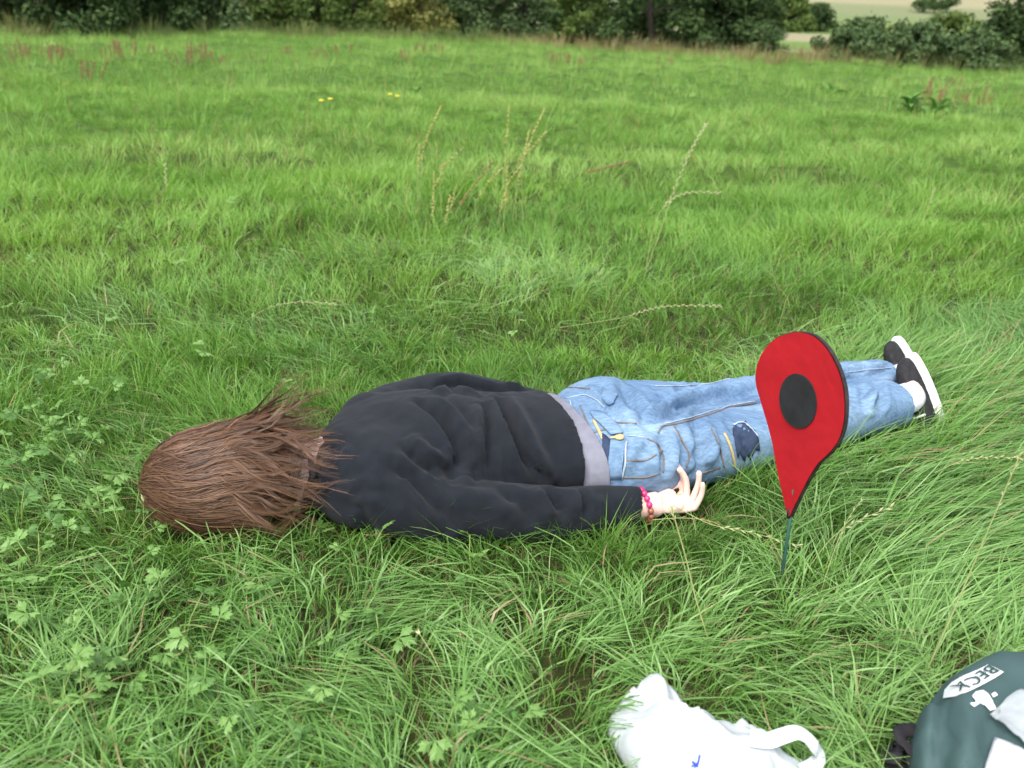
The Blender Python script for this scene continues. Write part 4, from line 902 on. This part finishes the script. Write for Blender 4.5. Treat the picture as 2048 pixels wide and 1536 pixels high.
LEAF = {
 'dark': leaf_mat('dark_leaves', [(0.018, 0.036, 0.013), (0.031, 0.060, 0.021), (0.052, 0.091, 0.030), (0.085, 0.130, 0.046)], transl=.2, rough=.75, spec=.12),
 'mid': leaf_mat('green_leaves', [(0.036, 0.068, 0.018), (0.058, 0.104, 0.026), (0.098, 0.150, 0.036), (0.150, 0.195, 0.052)], transl=.25, rough=.75, spec=.12),
 'yellow': leaf_mat('yellow_leaves', [(0.117, 0.143, 0.033), (0.182, 0.208, 0.052), (0.260, 0.260, 0.072), (0.338, 0.312, 0.104)], transl=.3, rough=.5),
 'blue': leaf_mat('blue_green_leaves', [(0.034, 0.068, 0.029), (0.057, 0.101, 0.040), (0.088, 0.140, 0.055), (0.130, 0.182, 0.075)], transl=.2, rough=.75, spec=.12),
 'cream': leaf_mat('cream_flowers', [(0.182, 0.221, 0.078), (0.442, 0.429, 0.208), (0.650, 0.598, 0.364), (0.780, 0.715, 0.468)], transl=.2, rough=.6),
 'brown': leaf_mat('bramble_leaves', [(0.078, 0.104, 0.039), (0.130, 0.130, 0.052), (0.208, 0.169, 0.078), (0.286, 0.195, 0.104)], transl=.25, rough=.6)}
def tree(name, px, py, wpx, hgt, kind, label, cat='bush', n=5000, size=.07, trunk=.0, depth=.8, seed=0, group=None, zg=None, lobes=60, lowz=.0, push=0):
    p = at(px, py, 0) if zg is None else at(px, py, zg); x, y = p[0]*(1+push), p[1]*(1+push)
    z = float(gz(np.array([x]), np.array([y]))[0]); dist = math.hypot(x, y); w_ = wpx*dist/F/2*(1.03); g = np.random.default_rng(seed+int(px))
    n = int(n*1.35); size = size*1.02; n = int(n*1.12); E_ = empty(name, (x, y, z)); tag(E_, label, cat, group)
    cs = []; rr = []
    for k in range(lobes):
        a = g.random()*6.283; u = g.random()**1.25; zz = lowz+(hgt-lowz)*(.02+.92*u); prof = math.cos(math.pi/2*max(0, (zz/hgt-.35)/.68))**.6
        q = g.uniform(.2, .95); cs.append((w_*q*prof*math.cos(a), w_*depth*q*prof*math.sin(a), zz)); rr.append(min(w_, hgt*.5, .9 if zg is None else 99)*g.uniform(.24, .42))
    V, T, r_ = leafmesh(g, np.array(cs), np.array(rr), n, size)
    me = fast_mesh('crown', V, T); setattr_f(me, 'rnd', r_); obj('crown', me, LEAF[kind], E_, sm=False)
    tr = max(.02, w_*.05)*(1+trunk*2); mb = MB()
    top = hgt*.75; mid = [(0, 0, -.1), (g.normal(0, .04)*w_, g.normal(0, .04)*w_, top*.35), (g.normal(0, .08)*w_, g.normal(0, .08)*w_, top*.7), (g.normal(0, .1)*w_, g.normal(0, .1)*w_, top)]
    q = spline(mid, 12); mb.tube(q, np.linspace(tr, tr*.25, 12), 8)
    for k in range(9):
        i = int(g.integers(3, 10)); c = np.array(cs[int(g.integers(0, len(cs)))]); s = q[i]; m1 = (s+c)/2+np.array([0, 0, .06*hgt]); mb.tube(spline([s, m1, c], 7), np.linspace(tr*.4, tr*.08, 7), 6)
    mb.build('trunk', m_bark, E_); return E_
def build_trees():
    T = tree
    T('hedge_bush', 60, 70, 290, 2.3, 'dark', 'very dark hedge bush at the far left edge of the field', n=8000, seed=1)
    T('hedge_bush', 235, 68, 260, 2.4, 'dark', 'dark green hedge bush second from the left edge', n=7500, seed=2)
    T('hedge_bush', 375, 66, 210, 2.1, 'blue', 'grey green hedge bush between the dark hedge and the cream flowered elder', n=6000, seed=3)
    T('elder_bush', 478, 60, 120, 1.9, 'cream', 'small elder bush with cream flower heads in the left hedge', n=2600, size=.06, seed=4, push=-.02)
    T('hedge_tree', 575, 64, 270, 2.6, 'mid', 'olive green leafy tree right of the cream flowered elder', 'tree', n=8000, seed=5)
    T('hedge_tree', 705, 66, 220, 2.7, 'mid', 'olive green leafy tree beside the yellowish bush', 'tree', n=6500, seed=6)
    T('hedge_bush', 832, 72, 140, 2.4, 'yellow', 'yellow green bush in the middle of the hedge', n=4500, seed=7)
    T('hedge_bush', 930, 72, 170, 2.2, 'blue', 'pale blue green bush right of the yellow green bush', n=5000, seed=8)
    T('hedge_bush', 1050, 78, 210, 2.4, 'blue', 'blue green bush left of the large dark tree', n=6000, seed=9)
    T('hedge_bush', 1150, 92, 130, 1.9, 'mid', 'low green bush under the left side of the large dark tree', n=3500, seed=19)
    T('oak_tree', 1305, 100, 420, 4.6, 'dark', 'large dark tree with spreading low branches and visible trunk', 'tree', n=15000, trunk=-.2, seed=10, lobes=80, lowz=.25, size=.075)
    T('hedge_bush', 1435, 106, 170, 2.6, 'dark', 'dark bush under the right side of the large dark tree', n=5000, seed=11)
    T('hedge_bush', 1528, 112, 80, .75, 'blue', 'small round bush at the foot of the dark tree by the gap', n=2000, seed=12, size=.05)
    # hedge right of the gap
    T('hedge_bush', 1722, 132, 170, .95, 'blue', 'blue green gorse bush just right of the gap', n=6000, seed=13, size=.055)
    T('hedge_bush', 1825, 138, 190, 1.0, 'blue', 'blue green gorse bush second right of the gap', n=6500, seed=14, size=.055)
    T('hedge_bush', 1935, 142, 170, .95, 'blue', 'blue green gorse bush next to the dark tree at the right edge', n=6000, seed=15, size=.055)
    T('hedge_tree', 2050, 138, 160, 3.2, 'dark', 'dark tree at the right edge of the photograph', 'tree', n=6500, seed=16)
    T('hedge_bush', 1795, 122, 90, 1.05, 'yellow', 'yellowish bush behind the gorse right of the gap', n=2500, seed=17, push=.12)
    T('hedge_bush', 1890, 126, 120, 1.5, 'mid', 'tall green bush behind the gorse hedge', n=3200, seed=18, push=.15)
    T('hedge_bush', 1985, 128, 120, 1.35, 'blue', 'bluish bush behind the hedge near the right edge', n=3200, seed=20, push=.15)
    T('hedge_bush', 1715, 120, 100, 1.15, 'blue', 'bushy hedge end behind the gorse at the gap', n=3000, seed=23, push=.12)
    for i, (px, w_, k) in enumerate([(130, 320, 'dark'), (330, 300, 'dark'), (510, 280, 'mid'), (660, 260, 'mid'), (800, 240, 'dark'), (960, 260, 'blue'), (1110, 260, 'dark'), (1250, 260, 'dark'), (1400, 240, 'dark')]):
        T('wood_tree', px, np.interp(px, [0, 700, 1000, 1300, 1400], [66, 68, 76, 92, 98]), w_, 3.4, k, ['first', 'second', 'third', 'fourth', 'fifth', 'sixth', 'seventh', 'eighth', 'ninth'][i]+' tree from the left in the row behind the hedge', 'tree', n=4500, size=.10, seed=70+i, push=.09, group='trees behind the hedge')
    # trees across the valley field
    for i, (px, w_, h_, k) in enumerate([(1520, 80, 8.5, 'dark'), (1575, 95, 8, 'mid'), (1630, 80, 7, 'dark')]):
        T('valley_tree', px, 64, w_, h_, k, ['leftmost dark tree across the pale valley field', 'middle tree of three across the pale valley field', 'rightmost dark tree across the pale valley field'][i], 'tree', n=2600, size=.5, seed=30+i, zg=-1.5, group='trees across the valley field')
    for i, px in enumerate((1845, 1868, 1892)):
        p = aty(px, 22, 560); z = float(gz(np.array([p[0]]), np.array([560.]))[0])
        d = ray(px, 26); Y = 300.
        for Y in np.arange(250, 1400, 5):
            q = CP+d*(Y/d[1])
            if gz(np.array([q[0]]), np.array([Y]))[0] > q[2]: break
        g = np.random.default_rng(50+i); w_ = 34*Y/F/2; E_ = empty('hill_tree', q); tag(E_, ['left', 'middle', 'right'][i]+' tree of the small clump on the far hill', 'tree', 'tree clump on the far hill')
        cs = g.normal(0, .45, (16, 3))*w_*np.array([1, 1, .5])+np.array([0, 0, w_*.9]); V, Tt, r_ = leafmesh(g, cs, np.full(16, w_*.4), 700, w_*.16)
        me = fast_mesh('crown', V, Tt); setattr_f(me, 'rnd', r_); obj('crown', me, LEAF['dark'], E_, sm=False); MB().tube([(0, 0, -1), (0, 0, w_)], [w_*.08, w_*.04], 6).build('trunk', m_bark, E_)
build_trees()
# ------------------------------------------------------------------ single plants one can pick out
m_palm = leaf_mat('buttercup_leaves', [(.06, .14, .03), (.09, .20, .042), (.135, .27, .06), (.18, .32, .085)], transl=.25, rough=.45, spec=.4)
m_stalk = noise_mat('green_stalk', [(.14, .22, .05), (.20, .28, .08)], 60, rough=.6)
m_straw = noise_mat('straw_stalk', [(.22, .27, .09), (.32, .34, .14)], 60, rough=.6)
m_seed = noise_mat('pale_seed', [(.30, .33, .16), (.44, .43, .25)], 120, rough=.7)
m_dockseed = noise_mat('dock_seed', [(.27, .31, .08), (.40, .38, .13)], 120, rough=.7)
m_rust = noise_mat('rust_seed', [(.20, .12, .06), (.29, .175, .09)], 40, rough=.8)
m_dockleaf = leaf_mat('dock_leaves', [(.07, .17, .035), (.11, .24, .05), (.15, .30, .07)], transl=.2, rough=.45)
m_yel = noise_mat('buttercup_petal', [(.75, .60, .02), (.80, .66, .04)], 30, rough=.35)
def palm_leaf(seed):
    """three toothed lobes, cupped"""
    g = np.random.default_rng(seed); v = [(0, 0, 0)]; f_ = []
    for L, a0, w_ in [(.026, 0, .62), (.023, 1.15, .60), (.023, -1.15, .60)]:
        pr = [(.25, -w_*.55), (.75, -w_*1.0), (.72, -w_*.72), (1.0, -w_*.62), (.88, -w_*.30), (1.15, 0), (.88, w_*.30), (1.0, w_*.62), (.72, w_*.72), (.75, w_*1.0), (.25, w_*.55)]
        o = len(v)
        for r_, a in pr:
            r2 = L*r_*g.uniform(.92, 1.08); aa = a0+a*.9; v.append((r2*math.cos(aa), r2*math.sin(aa), .004*math.sin(r_*2)-.006*abs(a)*r_+g.normal(0, .0008)))
        o2 = len(v); v.append((L*.55*math.cos(a0), L*.55*math.sin(a0), .004))
        f_ += [(o2, o+i, o+i+1) for i in range(len(pr)-1)] + [(0, o, o2), (0, o2, o+len(pr)-1)]
    me = mesh_from('leaf', v, f_); setattr_f(me, 'rnd', np.full(len(v), g.uniform(.2, .95))); me.materials.append(m_palm); return me
ORD = ['first', 'second', 'third', 'fourth', 'fifth', 'sixth', 'seventh', 'eighth', 'ninth', 'tenth', 'eleventh', 'twelfth', 'thirteenth', 'fourteenth', 'fifteenth', 'sixteenth', 'seventeenth', 'eighteenth', 'nineteenth', 'twentieth', 'twenty-first', 'twenty-second']
def rank(px, L): return ORD[sorted(q[0] for q in L).index(px)]
def build_plants():
    g = np.random.default_rng(99); lm = [palm_leaf(i) for i in range(6)]
    L0 = [(60, 860), (150, 895), (45, 950), (25, 900), (100, 985), (125, 1065), (50, 1050), (110, 800), (85, 830), (28, 1000), (160, 960), (190, 920), (35, 770), (75, 740), (22, 690), (140, 850), (200, 1000), (120, 720), (180, 780), (70, 1100)]
    L1 = [(240, 1035), (592, 1172), (350, 1235), (400, 1265), (232, 1262), (262, 1312), (95, 1385), (180, 1430), (505, 1490), (640, 1240), (612, 1045), (402, 1310), (150, 1358), (228, 1100), (20, 1180), (120, 1210), (655, 1330), (330, 1150), (470, 1380)]
    L2 = [(530, 745), (720, 1092), (940, 1092), (20, 600), (350, 520), (515, 500), (250, 640), (420, 680), (880, 1430), (1030, 640), (260, 455), (470, 405), (90, 520), (1010, 1440), (760, 1230)]
    for i, (px, py) in enumerate(L0+L1+L2):
        p = at(px, py, .07); z = float(gz(np.array([p[0]]), np.array([p[1]]))[0])
        if bodydist(np.array([p[0]]), np.array([p[1]]))[0] < .03: p[1] -= .05
        E_ = empty('buttercup_plant', (p[0], p[1], z), g.random()*6.28)
        if i < len(L0): tag(E_, rank(px, L0)+' buttercup plant from the left in the dense leafy patch left of the head', 'plant', 'buttercup plants left of the head')
        elif i < len(L0)+len(L1): tag(E_, rank(px, L1)+' buttercup plant from the left among the flattened grass at lower left', 'plant', 'buttercup plants at lower left')
        else: tag(E_, rank(px, L2)+' from the left of the single buttercup plants scattered in the meadow', 'plant', 'scattered buttercup plants')
        n = int(g.integers(3, 6)) if i < len(L0) else int(g.integers(2, 5)); mb = MB()
        for k in range(n):
            a = g.random()*6.28; r_ = g.uniform(.012, .065); h_ = g.uniform(.045, .085); s = g.uniform(.6, 1.1)
            c = np.array([r_*math.cos(a), r_*math.sin(a), h_]); mb.tube([(0, 0, -.01), c*np.array([.5, .5, .65]), c], [.0013, .0011, .0009], 5)
            o = bpy.data.objects.new('leaf', lm[int(g.integers(0, 6))]); link(o, E_); o.location = [float(q) for q in c]; o.scale = (s, s, s)
            o.rotation_euler = (g.normal(0, .35), g.normal(.1, .35), a+g.normal(0, .5))
        mb.build('stem', m_stalk, E_)
    # --- seed stalks, base first
    def stalk(pl, lab, z0=0., ztop=None, cat='grass stalk', name='ryegrass_stalk', head=.5, ms=m_stalk, mh=m_seed, r_=.0009, lump=.0040, zig=True, group=None, lying=False, dens=.011):
        b = at(*pl[0], z0); pts = []
        for i, q in enumerate(pl):
            if lying: pts.append(at(q[0], q[1], z0))
            else: pts.append(aty(q[0], q[1], b[1]+.02*i) if i else b)
        P = spline(pts, 40); ctr = P[0].copy(); P = P-ctr; E_ = empty(name, ctr); tag(E_, lab, cat, group)
        i0 = int(40*(1-head)); MB().tube(P[:i0+2] if name != 'ryegrass_stalk' else P, np.linspace(r_, r_*.6, len(P[:i0+2] if name != 'ryegrass_stalk' else P)), 6).build('stem', ms, E_)
        Hd = P[i0:]; ln = np.linalg.norm(Hd[1:]-Hd[:-1], axis=1).sum(); n = max(6, int(ln/dens)); Q = spline(Hd, n); mb = MB()
        for i in range(n):
            t = Q[min(i+1, n-1)]-Q[max(i-1, 0)]; t /= np.linalg.norm(t)+1e-9; s = np.cross(t, ray(*pl[-1])); s /= np.linalg.norm(s)+1e-9; sg = 1 if i % 2 else -1
            if zig:
                c = Q[i]+s*sg*lump*.5; mb.tube([c-t*lump*1.2-s*sg*lump*.4, c, c+t*lump*1.3+s*sg*lump*.5], [lump*.16, lump*.36, lump*.08], 5)
            else:
                for k in range(5):
                    d = g.normal(0, 1, 3); d /= np.linalg.norm(d); mb.ball(Q[i]+d*lump*.8*(1.1-.6*i/n)+t*g.normal(0, lump*.5), lump*g.uniform(.4, .75), 5, 3)
        mb.build('seed_head', mh, E_); return E_
    stalk([(492, 642), (540, 615), (600, 604), (672, 608)], 'bent ryegrass seed head above the person\'s upper back', .09, lying=True, head=.7, ms=m_straw)
    stalk([(1288, 552), (1318, 470), (1352, 370), (1385, 295), (1412, 248)], 'tallest straight ryegrass spike standing in the field behind the legs', head=.6, ms=m_straw, lump=.006, r_=.0016)
    stalk([(1290, 548), (1308, 455), (1335, 405), (1380, 385), (1440, 386)], 'arching curly ryegrass spike beside the tallest one', head=.55, ms=m_straw, lump=.006, r_=.0016)
    stalk([(1120, 655), (1240, 636), (1330, 613), (1442, 612)], 'long curly ryegrass head lying just behind the jeans', .11, lying=True, head=.6, ms=m_straw, lump=.0048)
    stalk([(1345, 1010), (1420, 1048), (1490, 1062), (1600, 1092)], 'pale ryegrass head lying between the hand and the pin stake', .09, lying=True, head=.55, ms=m_straw)
    stalk([(1305, 1040), (1360, 1036), (1410, 1040), (1440, 1050)], 'reddish ryegrass head lying below the hand', .08, lying=True, head=.75, ms=m_straw, mh=m_rust)
    stalk([(1636, 1205), (1662, 1120), (1692, 1045), (1724, 1000)], 'thin straight ryegrass spike right of the pin stake', head=.45, ms=m_straw, lump=.003)
    stalk([(1600, 1160), (1660, 1080), (1710, 1045), (1786, 1012)], 'leaning plump ryegrass head right of the pin', head=.42, ms=m_straw, lump=.005)
    stalk([(1838, 1375), (1895, 1250), (1955, 1110), (2042, 905)], 'long bare yellow stalk rising at the right edge', head=.2, ms=m_straw, lump=.003, r_=.0014)
    stalk([(1870, 945), (1930, 920), (1990, 914), (2060, 918)], 'ryegrass head leaning in at the right edge beyond the pin', .12, lying=True, head=.75, ms=m_straw)
    stalk([(287, 1115), (288, 1060), (287, 1025), (286, 992)], 'short bare seed stalk standing in front of the head', head=.12, lump=.003)
    stalk([(335, 400), (332, 370), (331, 350), (330, 328)], 'short pale seed stalk at upper left of the field', head=.7, ms=m_straw, lump=.007, r_=.0016)
    stalk([(1840, 460), (1850, 430), (1862, 400), (1870, 375)], 'pale grass spike far right of the field', head=.4, ms=m_straw, lump=.005, r_=.0016)
    stalk([(1425, 1305), (1395, 1210), (1370, 1110), (1342, 1012)], 'pale bent flower stalk below the hand', head=.12, ms=m_straw, lump=.003, r_=.0016)
    stalk([(905, 1400), (870, 1320), (850, 1285), (835, 1262)], 'bare leaning stalk in the foreground grass', head=.1, ms=m_straw, lump=.003)
    # --- dock seed stalks behind the person
    D = [[(842, 350), (846, 300), (862, 255), (882, 214)], [(836, 345), (837, 315), (838, 290)], [(866, 440), (866, 400), (868, 345)], [(880, 345), (895, 325), (926, 296)], [(868, 380), (880, 352), (890, 330)],
         [(912, 425), (930, 395), (955, 362), (984, 326)], [(950, 410), (966, 380), (985, 355), (1004, 338)], [(995, 445), (1005, 405), (1018, 365), (1042, 330)], [(1010, 420), (1012, 380), (1014, 332)],
         [(1030, 405), (1040, 350), (1050, 300), (1058, 264)], [(1045, 330), (1058, 290), (1072, 255), (1088, 220)], [(1012, 300), (1015, 260), (1018, 212)], [(890, 450), (895, 420), (900, 392)], [(1035, 330), (1060, 300), (1092, 264)], [(900, 430), (905, 400), (912, 372)]]
    for i, pl in enumerate(D):
        q = at(940+rng.uniform(-70, 90), 452, 0); base = [(pl[0][0]+rng.uniform(-8, 8), 440+rng.uniform(-18, 30))]+pl
        stalk(base, ORD[sorted(range(15), key=lambda k: D[k][-1][0]).index(i)]+' dock seed stalk from the left in the cluster behind the person' if i not in (5, 11) else ['brown dock seed stalk leaning in the middle of the cluster', 'tall reddish dock stalk in the cluster behind the person'][i == 11], cat='dock stalk', name='dock_stalk', head=.6, mh=m_rust if i in (5,) else m_dockseed, lump=.0062, zig=False, r_=.0016, ms=m_rust if i == 11 else m_straw, group='dock stalks behind the person' if i not in (5, 11) else None, dens=.014)
    stalk([(1165, 347), (1200, 338), (1230, 330), (1256, 324)], 'brown dock stalk lying over in the field', .12, lying=True, cat='dock stalk', name='dock_stalk', head=.85, mh=m_rust, lump=.006, zig=False, ms=m_rust, dens=.014)
    # --- rust coloured sorrel far off
    def sorrel(px, yb, yt, n, lab, group=None):
        b = at(px, yb, 0); hh = aty(px, yt, b[1])[2]; E_ = empty('sorrel_plant', (b[0], b[1], float(gz(np.array([b[0]]), np.array([b[1]]))[0]))); tag(E_, lab, 'sorrel', group)
        for k in range(n+3):
            a = g.random()*6.28; ln = hh*g.uniform(.55, 1.1); le = g.normal(0, .18); rb = g.uniform(.05, .22); q = np.array([(rb*math.cos(a), rb*math.sin(a), 0), (rb*math.cos(a)+le*.4*ln, rb*math.sin(a), ln*.5), (rb*math.cos(a)+le*ln, rb*math.sin(a), ln)])
            P = spline(q, 14); mb = MB(); mb.tube(P, np.linspace(.006, .002, 14), 4)
            for i in range(5, 14):
                for _ in range(3): d = g.normal(0, 1, 3); d /= np.linalg.norm(d); mb.ball(P[i]+d*.016*(1.2-i/18), (.005, .005, .010), 4, 3)
            mb.build('stalk', m_rust, E_)
        return E_
    SO = [(12, 132, 82, 4), (40, 128, 88, 3), (95, 130, 92, 3), (108, 118, 88, 2), (188, 165, 118, 2), (215, 128, 88, 3), (235, 118, 84, 2), (372, 132, 88, 4), (404, 125, 84, 4), (285, 120, 95, 2), (450, 132, 106, 2), (582, 115, 92, 3), (640, 125, 98, 3), (690, 118, 96, 2), (808, 125, 96, 2), (842, 118, 92, 2), (1098, 132, 108, 3), (1138, 136, 112, 3), (1165, 132, 108, 3), (1330, 138, 112, 3), (135, 112, 88, 2), (60, 112, 84, 2), (500, 118, 98, 2), (880, 118, 94, 2)]
    SL = [q for q in SO if q[0] < 950]; SR = [q for q in SO if q[0] > 950]
    for (px, yb, yt, n) in SO:
        sorrel(px, yb, yt, n, rank(px, SL)+' rust coloured sorrel from the left before the left hedge' if px < 950 else rank(px, SR)+' rust coloured sorrel from the left before the large dark tree', 'sorrel near the left hedge' if px < 950 else 'sorrel before the dark tree')
    sorrel(1868, 222, 158, 6, 'rust coloured sorrel left of two behind the leafy dock at right'); sorrel(1945, 212, 160, 6, 'rust coloured sorrel right of two behind the leafy dock at right')
    # --- leafy docks
    def dock(px, py, s, n, lab):
        b = at(px, py, 0); E_ = empty('dock_plant', (b[0], b[1], float(gz(np.array([b[0]]), np.array([b[1]]))[0]))); tag(E_, lab, 'dock')
        for k in range(n):
            v = []; f_ = []; K = 7
            for i in range(K+1):
                t = i/K; w_ = .30*math.sin(math.pi*min(1, .08+t*.92))**.8; zz = math.sin(t*2.4)*.42
                v += [(t, -w_*.5, zz+.05), (t, 0, zz), (t, w_*.5, zz+.05)]
                if i < K: a = i*3; f_ += [(a, a+1, a+4, a+3), (a+1, a+2, a+5, a+4)]
            me = mesh_from('leaf', np.array(v)*s*g.uniform(.7, 1.1), f_); setattr_f(me, 'rnd', np.full(len(v), g.random())); o = obj('leaf', me, m_dockleaf, E_); o.rotation_euler = (g.normal(0, .25), g.uniform(-.8, .25), k*6.28/n+g.normal(0, .3))
    dock(1820, 222, .25, 18, 'large leafy dock plant at the right of the field'); dock(1870, 226, .24, 14, 'leafy dock plant under the rust coloured sorrel at right'); dock(1656, 190, .26, 9, 'small leafy dock right of centre in the far field'); dock(830, 186, .17, 9, 'small leafy dock left of centre in the far field')
    for px, py, lab in [(643, 209, 'left yellow buttercup flower of the left pair'), (661, 206, 'right yellow buttercup flower of the left pair'), (780, 196, 'larger yellow buttercup flower of the right pair'), (795, 200, 'smaller yellow buttercup flower of the right pair')]:
        b = at(px, py, .2); E_ = empty('buttercup_flower', (b[0], b[1], float(gz(np.array([b[0]]), np.array([b[1]]))[0]))); tag(E_, lab, 'flower'); MB().tube([(0, 0, 0), (.01, 0, .1), (0, 0, .2)], .003, 5).build('stem', m_stalk, E_)
        for k in range(5):
            a = k*1.2566; mb = MB(); mb.ball((.011*math.cos(a), .011*math.sin(a), .2), (.010, .010, .006), 7, 4); mb.build('petal', m_yel, E_)
build_plants()
